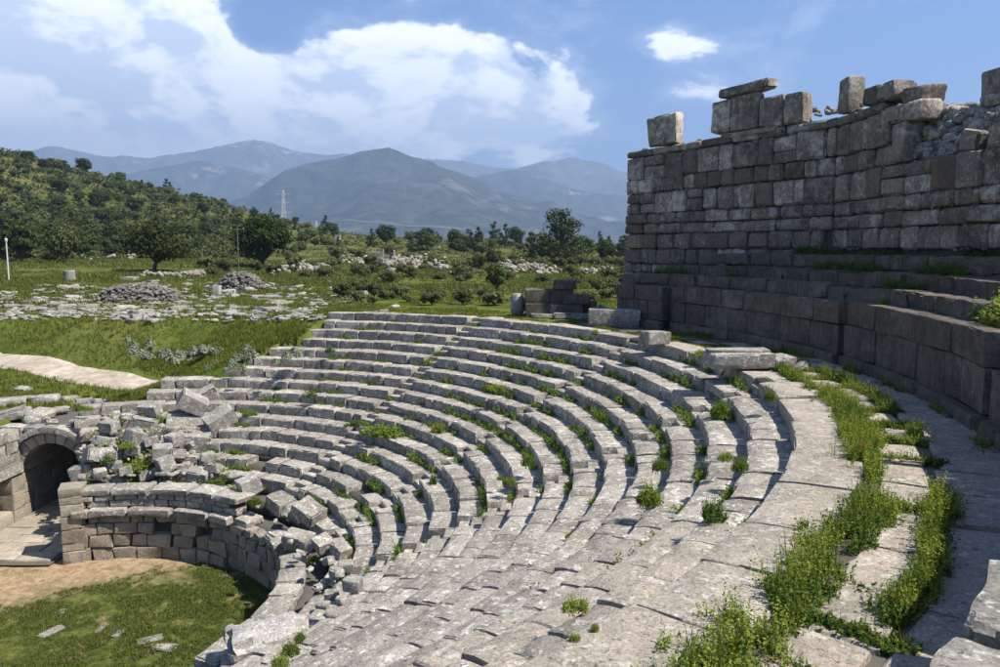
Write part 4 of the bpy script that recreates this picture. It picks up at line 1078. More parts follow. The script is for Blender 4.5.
# white blocks on the podium edge in front of the viewer
for (r, a, z, sz, rt, lb) in ((23.40, -42.0, 0.40, (1.3, 0.9, 1.0), (0.03, 0.04, 0.05), 'bleached white squared block at the broken end of the podium wall'),
                              (23.42, -45.4, 0.36, (1.2, 0.95, 1.0), (0.03, -0.05, 0.0), 'bleached white block with a shaded side next to the walkway')):
    V, F = stone(sz[0], sz[1], sz[2], 0.06, (10, 8, 6), 0.04, 0.12); c, W = arc_stone(V, r, a, z, rt)
    obj('podium_block', make_mesh('podium_block', W, F, M['fallen'], True), loc=c, label=lb, cat='stone block')
V, F = ring(23.75, 25.8, -64, -39.2, -0.4, 1.2, 30)
tp = obj('rubble_terrace', make_mesh('rubble_terrace', V, F, M['core']), kind='structure', label='broken edge of the upper terrace')
a = -64
while a < -39.5:
    L = rng.uniform(0.9, 1.6); b = a + math.degrees(L / 24.4)
    V, F = stone(L - 0.03, 1.0, 0.5, 0.05, (6, 5, 3), 0.03, 0.08); c, W = arc_stone(V, 24.35, (a + b) / 2, 1.42, tuple(rng.normal(0, 0.02, 3)))
    obj('terrace_stone', make_mesh('terrace_stone', W, F, M['slab'], True), tp, loc=c); a = b

# ------------------------------------------------------------------ plants: builders
def quads(C, size, nrm=None, elong=1.6):
    """leaf faces at centres C; random orientation about nrm"""
    n = len(C)
    N = rng.normal(0, 1, (n, 3)) if nrm is None else nrm
    N = N / np.linalg.norm(N, axis=1, keepdims=True)
    T = np.cross(N, rng.normal(0, 1, (n, 3))); T /= np.linalg.norm(T, axis=1, keepdims=True) + 1e-9
    B = np.cross(N, T)
    s = np.asarray(size).reshape(-1, 1) * np.ones((n, 1))
    V = np.stack([C - T * s * elong / 2, C + B * s / 2, C + T * s * elong / 2, C - B * s / 2], 1).reshape(-1, 3)
    F = np.arange(4 * n).reshape(n, 4)
    return V, F
def blades(P, h, w, lean=0.5, nb=5, spread=0.05):
    P = np.repeat(P, nb, 0); n = len(P)
    h = np.repeat(h, nb) * rng.uniform(0.6, 1.1, n); az = rng.uniform(0, 2 * np.pi, n); ln = rng.normal(0, lean, n)
    d = np.stack([np.cos(az), np.sin(az), np.zeros(n)], 1); t = np.stack([-np.sin(az), np.cos(az), np.zeros(n)], 1)
    P = P + d * rng.uniform(0, spread, (n, 1))
    ww = (w * rng.uniform(0.6, 1.3, n))[:, None]
    tip = P + d * (ln * h)[:, None] + np.array([0, 0, 1]) * h[:, None]
    V = np.stack([P - t * ww, P + t * ww, tip], 1).reshape(-1, 3)
    return V, np.arange(3 * n).reshape(n, 3)
def herbs(P, h, spread, leaf, nst=5, nl=9):
    """bushy upright herbs: several leafy stems from each foot"""
    n = len(P); S = np.repeat(np.arange(n), nst); ns = len(S)
    az = rng.uniform(0, 2 * np.pi, ns); ln = np.abs(rng.normal(0, 0.35, ns)); hh = h[S] * rng.uniform(0.55, 1.1, ns)
    base = P[S] + np.stack([np.cos(az), np.sin(az), np.zeros(ns)], 1) * (rng.random(ns) ** 0.6 * spread[S])[:, None]
    dirv = np.stack([np.cos(az) * ln, np.sin(az) * ln, np.ones(ns)], 1)
    L = np.repeat(np.arange(ns), nl); t = np.tile(np.linspace(0.12, 1.0, nl), ns)
    C = base[L] + dirv[L] * (hh[L] * t)[:, None] + rng.normal(0, 1, (len(L), 3)) * (leaf * 0.7) * (1.15 - t)[:, None]
    nrm = rng.normal(0, 0.7, (len(L), 3)) + np.array([0, 0, 0.8])
    return quads(C, leaf * rng.uniform(0.6, 1.25, len(L)) * (1.1 - 0.4 * t), nrm, 1.8)

rubble_scatter()
# ------------------------------------------------------------------ weeds on the walkway
def walk_weeds():
    b1, b2, b3 = Bag(), Bag(), Bag()
    P = []; Hh = []
    for _ in range(2700):
        a = rng.uniform(-60, 9)
        ctr = 21.28 + 0.10 * math.sin(a * 0.35) + (0.10 if a < -44 else 0)
        wd = np.interp(a, [-58, -48, -42, -30, -20, -12, -4, 9], [0.34, 0.34, 0.26, 0.24, 0.25, 0.18, 0.12, 0.06])
        r = ctr + rng.normal(0, wd)
        if not (20.75 < r < 22.1): continue
        nn = float(n2(np.array([r * 2.2]), np.array([a * 0.55]), 77, 3)[0])
        if nn < (-0.06 if a > -42 else -0.3) + (0.25 if r > 21.6 or r < 20.95 else 0): continue
        P.append(pt(r, a, -0.03)); Hh.append(np.interp(a, [-58, -40, -20, 0, 9], [0.28, 0.30, 0.30, 0.24, 0.16]) * (1 - 0.55 * min(1, abs(r - ctr) / 0.55)) * rng.uniform(0.45, 1.4))
    for _ in range(1500):
        a = rng.uniform(-52, 8); r = 22.2 + rng.normal(0, 0.06) + 0.05 * math.sin(a)
        nn = float(n2(np.array([a * 0.16 + 30]), np.array([2.0]), 78, 2)[0])
        if nn < -0.05: continue
        P.append(pt(r, a, -0.04)); Hh.append(rng.uniform(0.14, 0.34))
    for _ in range(1300):         # cross joints between slabs
        a = np.round(rng.uniform(-50, 5) / 3.4) * 3.4 + rng.normal(0, 0.12); r = rng.uniform(21.3, 22.4)
        if float(n2(np.array([a * 0.7]), np.array([r * 0.5]), 79, 2)[0]) < 0.05: continue
        P.append(pt(r, a, -0.04)); Hh.append(rng.uniform(0.06, 0.18))
    for _ in range(500):          # foot of the podium wall
        a = rng.uniform(-35, 34)
        if float(n2(np.array([a * 0.3]), np.array([5.0]), 80, 2)[0]) < 0.1: continue
        P.append(pt(23.15 + rng.normal(0, 0.06), a, -0.03)); Hh.append(rng.uniform(0.06, 0.22))
    P, Hh = np.array(P), np.array(Hh)
    key = np.array([float(q) for q in n2(P[:, 0] * 1.3, P[:, 1] * 1.3, 81, 3)]) + rng.normal(0, 0.12, len(P))
    yl = key > -0.08
    for mask, bag in ((yl, b1), (~yl, b2)):
        q = P[mask]; h = Hh[mask]
        V, F = herbs(q, h * (1.15 if bag is b1 else 0.85), np.full(len(q), 0.07), 0.026 if bag is b1 else 0.032, 4, 11); bag.add(V, F)
        V, F = blades(q, h * rng.uniform(0.7, 1.7, len(q)), 0.006, 0.3, 5, 0.09); b3.add(V, F)
    obj('walkway_weeds', b1.mesh('walkway_weeds', M['weed']), kind='stuff', label='tall yellow green weeds growing along the joint of the walkway', cat='weeds')
    obj('clover_weeds', b2.mesh('clover_weeds', M['weed_dark']), kind='stuff', label='leafy darker green weeds mixed into the walkway joint', cat='weeds')
    obj('walkway_grass', b3.mesh('walkway_grass', M['grass']), kind='stuff', label='thin grass blades in the walkway joints', cat='grass')
walk_weeds()
def poppies():
    for i, (r, a) in enumerate(((21.2, -24.8), (21.5, 1.6), (21.55, 2.6), (21.7, 0.8), (21.35, -7.0))):
        p = pt(r, a, -0.02); root = empty('poppy', tuple(p), label='red poppy among the walkway weeds', cat='flower', group='poppies in the walkway weeds')
        V, F = blades(np.zeros((1, 3)), np.array([0.32]), 0.006, 0.05, 1, 0.0); obj('stem', make_mesh('stem', V, F, M['weed_dark']), root)
        C = np.array([[0.018, 0, 0.31], [-0.018, 0, 0.31], [0, 0.018, 0.315], [0, -0.018, 0.315]]); V, F = quads(C, 0.05, np.array([[0.6, 0, 1], [-0.6, 0, 1], [0, 0.6, 1], [0, -0.6, 1.0]]), 1.1)
        obj('petals', make_mesh('petals', V, F, M['poppy']), root)
poppies()

# ------------------------------------------------------------------ weeds in the seating
def seat_weeds():
    P = []; Hh = []
    for _ in range(8500):
        k = int(rng.integers(1, NR)); Rk = RT - k * DR
        a = rng.uniform(-40, ROW_END[k] - 1)
        nn = float(n2(np.array([a * Rk * 0.018 + k * 3.7]), np.array([k * 1.7]), 90, 3)[0])
        lim = np.interp(a, [-40, -20, -5, 5, 35, 50, 100], [0.40, 0.32, 0.16, -0.02, 0.02, 0.16, 0.24]) + (0.05 if k > 8 else 0)
        if nn < lim: continue
        r = Rk + DR - 0.05 - abs(rng.normal(0, 0.06)); big = min(1.15, (nn - lim) * 2.6 + 0.15)
        P.append(pt(r, a, -k * HR - 0.01)); Hh.append(rng.uniform(0.12, 0.34) * (0.45 + 0.75 * big))
    P, Hh = np.array(P), np.array(Hh)
    V, F = herbs(P, Hh, np.full(len(P), 0.09), 0.045, 4, 7)
    b = Bag(); b.add(V, F); obj('seat_weeds', b.mesh('seat_weeds', M['herb']), kind='stuff', label='green weeds growing in the joints behind the stone seats', cat='weeds')
seat_weeds()
def bush_mesh(name, R_, H_, n, leaf, mat, seed=0):
    th = rng.uniform(0, 2 * np.pi, n); q = rng.random(n) ** 0.5; zz = rng.random(n) ** 0.8
    lump = 1 + 0.25 * np.sin(th * 3 + seed) + 0.15 * np.sin(th * 5 + 2 * seed)
    rr = q * R_ * lump * np.sqrt(np.clip(1 - (zz * 0.92) ** 2, 0.02, 1))
    C = np.stack([rr * np.cos(th), rr * np.sin(th), zz * H_ * (0.85 + 0.3 * np.sin(th * 2 + seed))], 1)
    nrm = C / np.array([R_, R_, H_]) + rng.normal(0, 0.55, (n, 3)) + [0, 0, 0.35]
    V, F = quads(C, leaf * rng.uniform(0.6, 1.3, n), nrm, 1.7)
    return make_mesh(name, V, F, mat)
def clump_mesh(mat, n=46):
    t = rng.uniform(0, 6.283, n); q = rng.random(n) ** 0.55
    P = np.stack([q * np.cos(t) * 0.85, q * np.sin(t) * 0.85, np.zeros(n)], 1)
    V, F = herbs(P, (1.0 - 0.5 * q ** 2) * rng.uniform(0.55, 1.0, n), np.full(n, 0.14), 0.10, 4, 9)
    return make_mesh('leafy_clump', V, F, mat)
clump_me = [clump_mesh(M[m]) for m in ('herb', 'weed', 'weed_dark', 'herb')]
CL = [(650, 503, 38, 30, 0), (713, 520, 34, 28, 2), (575, 610, 34, 22, 1), (595, 630, 14, 16, 1), (575, 640, 14, 10, 1), (720, 418, 26, 42, 0), (660, 470, 20, 34, 0), (740, 470, 20, 26, 0), (725, 460, 18, 12, 1), (438, 432, 16, 14, 1),
      (433, 484, 15, 16, 2), (383, 435, 44, 16, 0), (528, 466, 20, 24, 0), (510, 485, 16, 26, 1), (497, 390, 18, 12, 1), (430, 366, 14, 12, 0), (455, 345, 12, 9, 2), (215, 487, 28, 14, 0), (232, 492, 14, 10, 1), (255, 505, 14, 12, 0),
      (88, 488, 18, 13, 2), (105, 462, 16, 14, 2), (140, 470, 22, 18, 1), (150, 442, 22, 14, 0), (128, 447, 16, 8, 1), (160, 425, 14, 14, 0), (300, 548, 16, 12, 0), (312, 562, 12, 10, 1), (290, 655, 22, 40, 0), (280, 667, 20, 24, 1), (300, 640, 14, 20, 0),
      (355, 425, 30, 8, 2), (250, 415, 18, 8, 0), (310, 397, 16, 7, 2), (595, 335, 12, 9, 1), (770, 400, 16, 20, 0), (700, 355, 20, 8, 1), (85, 410, 14, 8, 1), (330, 352, 12, 7, 2), (500, 480, 10, 14, 1)]
for i, (u, v, w, h, t) in enumerate(CL):
    p, k = tread(u, v)
    if k < 0.2: p = at(u, v, 0.0)
    elif 1: p = at(u, v, -round(k) * HR) if k < 15.6 else at(u, v, -6.3)
    d = math.hypot(p[0], p[1])
    o = obj('weed_clump', clump_me[t], loc=p, rot=(0, 0, rng.uniform(0, 6.28)), cat='weed clump', group='weed clumps among the stone seats',
            label=['fresh green leafy weed clump growing between the stone seats', 'yellow green weed clump growing between the stone seats', 'dark green leafy weed clump growing between the stone seats'][t if t < 3 else 0])
    o.scale = (w * d / FPX / 2 * rng.uniform(0.75, 1.2), w * d / FPX / 2 * rng.uniform(0.6, 1.2), min(h, w * 0.95) * d / FPX * rng.uniform(0.75, 1.0)); o.rotation_euler[0] = rng.normal(0, 0.08)
# green along the upper benches
def bench_weeds():
    P = []; Hh = []
    for _ in range(2600):
        k = int(rng.integers(0, 3)); rf = (24.8, 25.6, 26.7)[k]; zt = (2.2, 2.6, 3.12)[k]
        a = rng.uniform(-20, (34, 30, 22)[k]); nn = float(n2(np.array([a * 0.22 + k * 5]), np.array([k * 3.1]), 95, 3)[0])
        if nn < (0.22, 0.20, 0.06)[k]: continue
        P.append(pt(rf - 0.08 - abs(rng.normal(0, 0.09)), a, zt - 0.02)); Hh.append(rng.uniform(0.10, 0.5) * min(1, 0.3 + 2.2 * nn))
    P, Hh = np.array(P), np.array(Hh)
    V, F = herbs(P, Hh, np.full(len(P), 0.1), 0.05, 4, 7); b = Bag(); b.add(V, F)
    obj('bench_weeds', b.mesh('bench_weeds', M['weed_dark']), kind='stuff', label='dark green weeds at the foot of the tall ruined wall', cat='weeds')
bench_weeds()
for r, a, z, sc, hh, t, lb in ((24.3, -14.0, 1.85, 0.75, 0.8, 1, 'bright sunlit green shrub on the podium beside the broken benches'), (24.4, -12.0, 1.85, 0.6, 0.7, 2, 'dark leafy shrub on the podium next to the bright green shrub'), (24.3, 5.4, 1.85, 0.35, 0.5, 2, 'small dark shrub filling the gap in the lowest upper bench'), (24.0, 0.2, 1.85, 0.25, 0.25, 1, 'little yellow green tuft on the podium before the lowest upper bench')):
    o = obj('shrub', clump_me[t], loc=pt(r, a, z), label=lb, cat='shrub'); o.scale = (sc, sc, hh)

# ------------------------------------------------------------------ grass
def grass_on(name, n, sampler, h, w, mat, label, nb=5, spread=0.12):
    P, H_ = sampler(n)
    V, F = blades(P, H_ * h, w, 0.45, nb, spread)
    b = Bag(); b.add(V, F); obj(name, b.mesh(name, mat), kind='stuff', label=label, cat='grass')
def road_dist(x, y):
    P = np.array(_pa); return np.min(np.stack([np.hypot(x - (P[i, 0] * (1 - f) + P[i + 1, 0] * f), y - (P[i, 1] * (1 - f) + P[i + 1, 1] * f)) for i in range(len(P) - 1) for f in (0, 0.33, 0.67)]), 0)
def samp_bank(n):
    x = rng.uniform(-48, 8, n); y = rng.uniform(36, 84, n)
    z = terr(x, y, False); r = np.hypot(x - CX, y - CY); a = np.degrees(np.arctan2(y - CY, x - CX))
    aend = np.interp(r, [13.88, 13.9, 14.66, 14.67, 15.43, 15.45, 16.2, 16.22, 17.0, 17.02, 17.78, 17.8, 20.9, 20.92], [113, 102, 102, 100, 100, 90, 90, 87.5, 87.5, 84, 84, 79.5, 78, 42])
    ok = ~((r < 28) & (a < aend)) & (x > -0.68 * y - 3)
    rd = road_dist(x, y)
    ok &= rd > 1.15 + 0.35 * n2(x * 1.5, y * 1.5, 39, 2)
    nn = n2(x * 0.5, y * 0.5, 41, 3); ok &= nn > -0.35
    H_ = (0.55 + 0.6 * np.clip(nn + 0.4, 0, 1)) * np.where(y > 62, 0.8, 1.0) * np.where((x > -13) & (y < 75), 0.5, 1.0)
    ok &= ~((x > -13) & (n2(x * 0.3, y * 0.3, 42, 3) < 0.0))
    return np.stack([x, y, z], 1)[ok], H_[ok]
grass_on('meadow_grass', 42000, samp_bank, 0.32, 0.022, M['grass'], 'bright green spring grass on the bank above the road', 5, 0.15)
def samp_orch(n):
    x = rng.uniform(-22, -5.5, n); y = rng.uniform(12, 29.5, n); r = np.hypot(x - CX, y - CY)
    nn = n2(x * 0.7, y * 0.7, 43, 4); g = -0.16 * x + 0.21 * y
    ok = (r < 7.0) & (g + 0.75 + 0.5 * nn < 8.35) & (nn > -0.30) & (n2(x * 1.9, y * 1.9, 44, 3) > -0.22)
    return np.stack([x, y, np.full(n, Z_ORCH)], 1)[ok], (0.5 + 0.8 * np.clip(nn + 0.3, 0, 1))[ok]
grass_on('orchestra_grass', 80000, samp_orch, 0.12, 0.014, M['ograss'], 'short green turf on the orchestra floor', 4, 0.08)
def samp_rim(n):
    a = rng.uniform(42, 80, n); r = rng.uniform(20.9, 25, n); x = CX + r * np.cos(np.radians(a)); y = CY + r * np.sin(np.radians(a))
    nn = n2(x * 0.8, y * 0.8, 45, 3); ok = nn > -0.1
    return np.stack([x, y, terr(x, y, False)], 1)[ok], (0.4 + np.clip(nn, 0, 1))[ok]
grass_on('rim_grass', 7000, samp_rim, 0.16, 0.015, M['grass'], 'short grass on the rim behind the top seats', 4, 0.1)
def samp_left(n):
    x = rng.uniform(-32, -18, n); y = rng.uniform(30, 45, n); z = terr(x, y, False)
    nn = n2(x * 0.6, y * 0.6, 47, 3); ok = (road_dist(x, y) > 1.3) & (nn > 0.0) & (x < -21.5) & (y < 36 - (x + 19) * 0.62)
    return np.stack([x, y, z], 1)[ok], (0.5 + np.clip(nn, 0, 1))[ok]
grass_on('verge_grass', 6000, samp_left, 0.3, 0.02, M['grass'], 'grass on the rough ground above the stage wall', 5, 0.15)
def samp_slope(n):
    a = rng.uniform(77, 108, n); r = rng.uniform(13.9, 25, n); x = CX + r * np.cos(np.radians(a)); y = CY + r * np.sin(np.radians(a))
    aend = np.interp(r, [13.88, 13.9, 14.66, 14.67, 15.43, 15.45, 16.2, 16.22, 17.0, 17.02, 17.78, 17.8, 20.9, 20.92], [113, 102, 102, 100, 100, 90, 90, 87.5, 87.5, 84, 84, 79.5, 78, 77]); nn = n2(x * 0.8, y * 0.8, 46, 3); ok = (nn > -0.3) & (a > aend) & (road_dist(x, y) > 1.3)
    return np.stack([x, y, terr(x, y, False)], 1)[ok], (0.5 + np.clip(nn + 0.2, 0, 1))[ok]
grass_on('slope_grass', 9000, samp_slope, 0.28, 0.02, M['grass'], 'tufted grass on the slope at the ends of the seat rows', 5, 0.14)
def samp_far(n):
    u = rng.uniform(-40, 640, n); d = 72 * (150 / 72) ** rng.random(n); X = (u - 500) / FPX; l = np.hypot(X, 1); x, y = X / l * d, d / l
    nn = n2(x * 0.12, y * 0.12, 49, 4); ok = nn > -0.2
    return np.stack([x, y, terr(x, y, False)], 1)[ok], (0.5 + 1.1 * np.clip(nn + 0.2, 0, 1))[ok]
grass_on('pasture_grass', 26000, samp_far, 0.42, 0.06, M['pasture'], 'rough olive pasture grass before the wooded hill', 4, 0.35)
# turf on the walkway's far end
def samp_wend(n):
    a = rng.uniform(4, 42, n); r = rng.uniform(20.9, 23.1, n); x = CX + r * np.cos(np.radians(a)); y = CY + r * np.sin(np.radians(a))
    nn = n2(x * 1.1, y * 1.1, 48, 3); ok = nn > -0.05
    return np.stack([x, y, np.full(n, -0.06)], 1)[ok], (0.5 + np.clip(nn, 0, 1))[ok]
grass_on('walkway_turf', 9000, samp_wend, 0.12, 0.012, M['grass'], 'patchy grass over the far end of the walkway', 4, 0.08)

# thistles on the bank
th_me = bush_mesh('thistle_leaves', 1.0, 1.0, 420, 0.22, M['thistle'], 2.0)
for i in range(60):
    u = rng.normal(212, 48); v = rng.normal(350, 12)
    if not (120 < u < 300 and 328 < v < 374): continue
    p = at(u, v, -2.3)
    for _ in range(4): p = at(u, v, ground_z(p[0], p[1]))
    o = obj('thistle', th_me, loc=p, rot=(0, 0, rng.uniform(0, 6)), label='silvery thistle plant on the grassy bank above the road', cat='plant', group='thistles on the bank'); s = rng.uniform(0.18, 0.36); o.scale = (s, s, s * 1.1)

# ------------------------------------------------------------------ things beyond the theatre
_ds = np.concatenate([np.arange(36, 120, 0.5), np.arange(120, 900, 2.0)])
_uu = np.arange(-80, 720, 2.0)
_ra = np.array([ray(u, 250.0)[:2] / np.hypot(*ray(u, 250.0)[:2]) for u in _uu])
_tab = terr(_ra[:, :1] * _ds[None], _ra[:, 1:] * _ds[None], False)      # ground heights along each bearing
def on_ground(u, v, dmax=900, dmin=36):
    r = ray(u, v); r = r / math.hypot(r[0], r[1])
    f = (u + 80) / 2.0; i0 = int(np.clip(math.floor(f), 0, len(_uu) - 2)); f -= i0
    X, Y, Zr = r[0] * _ds, r[1] * _ds, CAM_H + r[2] * _ds
    Zg = _tab[i0] * (1 - f) + _tab[i0 + 1] * f; hit = np.where((Zr <= Zg) & (_ds >= dmin))[0]
    i = hit[0] if len(hit) else len(_ds) - 1
    return np.array([X[i], Y[i], Zg[i]]), float(_ds[i])
def at_az(u, dist):               # on the ground in the direction of a picture column, at a distance
    r = ray(u, 250); r = r / math.hypot(r[0], r[1]) * dist
    return np.array([r[0], r[1], ground_z(r[0], r[1])])
fs_me = []
for i in range(8):
    V, F = stone(1.0, rng.uniform(0.6, 1.0), rng.uniform(0.35, 0.6), 0.12, (5, 5, 4), 0.07, 0.2, 1.8); fs_me.append(make_mesh('field_stone', V, F, M['field'], True))
def fstone(u, v, w, lab, grp=None, flat=1.0, up=1.0, cat='stone'):
    p, d = on_ground(u, v); s = w * d / FPX
    o = obj('field_stone', fs_me[int(rng.integers(8))], loc=p + np.array([0, 0, 0.03 * s * up]), rot=(rng.normal(0, 0.1), rng.normal(0, 0.1), rng.uniform(0, 6.28)), label=lab, cat=cat, group=grp)
    o.scale = (s, s * rng.uniform(0.8, 1.3), s * flat * up); return o
n_f = 0
for _ in range(1400):
    u = rng.uniform(0, 320); v = rng.choice([rng.normal(314, 4.5), rng.normal(303, 6), rng.normal(292, 6)], p=[0.45, 0.35, 0.2])
    if v > 323 - (u < 100) * 6 or v < 277 or n_f >= 280: continue
    if float(n2(np.array([u / 26]), np.array([v / 5]), 33, 3)[0]) < -0.08: continue
    w = rng.choice([rng.uniform(4.5, 8), rng.uniform(8, 13), rng.uniform(13, 19)], p=[0.55, 0.37, 0.08])
    fstone(u, v, w, ('large' if w > 11 else 'small' if w < 7 else 'middling') + ' pale limestone block lying in the field of ruins beyond the bank', 'scattered limestone blocks in the field', flat=rng.uniform(0.35, 0.8)); n_f += 1
for u, v, w in [(385, 254, 5), (72, 289, 12), (85, 298, 10), (214, 289, 13), (217, 299, 8), (232, 297, 10), (335, 298, 14), (350, 296, 16), (365, 295, 14), (343, 303, 8), (356, 301, 7), (325, 305, 9), (332, 290, 9), (300, 303, 6), (312, 300, 5), (395, 307, 9), (380, 313, 12), (70, 280, 9)]:
    fstone(u, v, w, 'pale block among the rough stones between the heaps and the top seats', 'blocks beyond the top seats', flat=rng.uniform(0.7, 1.0))
for u, v, w in [(5, 405, 26), (30, 400, 14), (47, 402, 18), (22, 392, 12), (60, 412, 16), (12, 417, 24), (40, 417, 20), (70, 400, 14), (85, 404, 18), (100, 403, 14)]:
    fstone(u, v, w, 'rough pale rock on the ground above the arched entrance', 'rocks above the arched entrance', flat=rng.uniform(0.6, 1.0))
for u, v in [(62, 612), (100, 630), (118, 634), (150, 640), (165, 648), (75, 560), (52, 632)]:
    p = at(u, v, Z_ORCH); s = rng.uniform(0.4, 0.95)
    o = obj('flat_rock', fs_me[int(rng.integers(8))], loc=p + np.array([0, 0, 0.02]), rot=(0, 0, rng.uniform(0, 6)), label='low weathered rock sunk in the orchestra floor', cat='rock', group='rocks in the orchestra floor'); o.scale = (s * 0.8, s * 0.5, s * 0.16)
def field_rubble():
    b = Bag(); P0, _ = on_ground(160, 308)
    for _ in range(1500):
        u = rng.uniform(0, 325); v = rng.choice([rng.normal(315, 3.5), rng.normal(305, 6), rng.normal(293, 6)], p=[0.5, 0.3, 0.2])
        if v > 323 or v < 278 or float(n2(np.array([u / 30]), np.array([v / 4]), 34, 3)[0]) < -0.02: continue
        p, d = on_ground(u, v); V, F = small_stone(rng.uniform(0.12, 0.42)); b.add(V * np.array([1.2, 1.2, 0.7]) + p - P0 + np.array([0, 0, 0.05]), F)
    obj('field_rubble', b.mesh('field_rubble', M['field'], True), loc=P0, kind='stuff', label='small pale stones strewn between the limestone blocks of the field', cat='rubble')
field_rubble()
# two cleared stone heaps
def heap(u, v, w, h, label, nst):
    p, d = on_ground(u, v); W_, H_ = w * d / FPX, h * d / FPX
    root = empty('stone_heap', tuple(p), label=label, cat='stone heap')
    a = np.linspace(0, 2 * np.pi, 25)[:-1]; V = [(0, 0, H_ * 0.86)]; F = []
    for q, z in ((0.5, 0.72), (0.8, 0.38), (1.0, -0.1)):
        for t in a: V.append((math.cos(t) * W_ / 2 * q * 0.97, math.sin(t) * W_ / 3.2 * q * 0.97, z * H_ * 0.93))
    for i in range(24): F.append([0, 1 + i, 1 + (i + 1) % 24])
    for L in range(2):
        for i in range(24): b = 1 + L * 24; F.append([b + i, b + 24 + i, b + 24 + (i + 1) % 24, b + (i + 1) % 24])
    obj('heap_core', make_mesh('heap_core', V, F, M['core']), root)
    bag = Bag()
    for _ in range(nst):
        t = rng.uniform(0, 2 * math.pi); q = rng.random() ** 0.5
        z = H_ * float(np.interp(q, [0, 0.5, 0.8, 1.0], [0.9, 0.76, 0.42, 0.0]))
        Vv, Ff = small_stone(rng.uniform(0.16, 0.38)); bag.add(Vv + np.array([math.cos(t) * W_ / 2 * q, math.sin(t) * W_ / 3.2 * q, z + rng.normal(0, 0.04)]), Ff)
    obj('heap_stones', bag.mesh('heap_stones', M['heap'], True), root, kind='stuff')
M['heap'] = stone_mat('heap_fieldstone', (0.26, 0.235, 0.20), (0.42, 0.40, 0.37), (0.17, 0.155, 0.135), (0.32, 0.24, 0.17), lichen=0.5, spots=0.4, darkness=0.4, warmth=0.4, bump=0.6, var=0.4)
heap(139, 300, 80, 15, 'low long heap of brown field stones on the meadow', 620)
heap(241, 289, 46, 17, 'domed heap of grey field stones in front of the dark tree', 460)
# dry stone lines
def stone_line(name, pts, n, size, label, jit=1.5):
    us = np.array([p[0] for p in pts], float); vs = np.array([p[1] for p in pts], float); bag = Bag()
    P0, _ = on_ground(us.mean(), vs.mean())
    for _ in range(n):
        u = rng.uniform(us[0], us[-1]); v = np.interp(u, us, vs) + rng.normal(0, jit); p, d = on_ground(u, v)
        V, F = small_stone(rng.uniform(0.4, 1.2) * size); bag.add(V + p + np.array([0, 0, rng.uniform(0, 0.9) * size]) - P0, F)
    obj(name, bag.mesh(name, M['rubble'], True), loc=P0, label=label, cat='stone wall', kind='stuff')
stone_line('dry_stone_wall', [(80, 259), (150, 258)], 90, 0.7, 'low dry stone wall below the wooded hill', 1.0)
stone_line('dry_stone_wall', [(140, 277), (205, 276)], 90, 0.5, 'low line of stones behind the leaning tree', 0.8)
stone_line('dry_stone_wall', [(268, 274), (300, 268), (330, 272)], 110, 0.7, 'tumbled pale stones right of the dark tree', 2.5)
stone_line('dry_stone_wall', [(498, 270), (530, 267), (548, 276)], 190, 0.8, 'heap of white rubble stones below the big pine', 3.0)
stone_line('dry_stone_wall', [(548, 272), (622, 273)], 120, 0.6, 'long low stone wall below the big pine', 0.8)
stone_line('dry_stone_wall', [(385, 268), (430, 264), (452, 270)], 150, 0.9, 'pale rubble spilling from the ruined building', 3.5)
stone_line('dry_stone_wall', [(340, 262), (385, 258)], 90, 0.7, 'scattered white rubble left of the ruined building', 4.0)
def far_ruin():
    p, d = on_ground(386, 262); s = d / FPX
    root = empty('ruined_building', tuple(p), label='roofless ruined stone building on the scrubland', cat='ruin')
    for x0, x1, y0, h in ((-13, -3, 0, 11), (-3, 3, 0.3, 8), (3.5, 8, 0.5, 10), (8, 17, 0.6, 6), (17, 24, 0.8, 4), (-3.4, -2.2, 0.1, 14), (6.8, 8.4, 0.2, 13)):
        x = x0
        nrow = max(2, int(h / 2.2)); hh = h * s / nrow
        for r in range(nrow):
            x = x0
            while x < x1 - 0.3:
                L = min(rng.uniform(2.5, 5), x1 - x)
                V, F = stone(L * s - 0.03, 0.8, hh - 0.02, 0.05, (3, 3, 3), 0.04, 0.12); obj('ruin_stone', make_mesh('ruin_stone', V, F, M['field'], True), root, loc=((x + L / 2) * s, y0 * 2, (r + 0.5) * hh - 0.2)); x += L
far_ruin()
def far_block(name, u, v, w, h, label, cat, mat='arch'):
    p, d = on_ground(u, v); V, F = stone(w * d / FPX, w * d / FPX, h * d / FPX, 0.06, (4, 4, 4), 0.05, 0.1)
    obj(name, make_mesh(name, V, F, M[mat], True), loc=p + np.array([0, 0, h * d / FPX * 0.45]), label=label, cat=cat)
far_block('stone_tower', 338, 243, 5, 8, 'small square stone tower stump on the scrubland skyline', 'tower')
far_block('white_hut', 437, 250, 6, 4, 'tiny pale hut roof between the far bushes', 'hut')
far_block('squared_block', 217, 296, 7, 10, 'upright squared pale block between the two stone heaps', 'stone block', 'field')
far_block('info_panel', 130, 281, 12, 4, 'pale grey slab lying behind the long stone heap', 'slab', 'field')

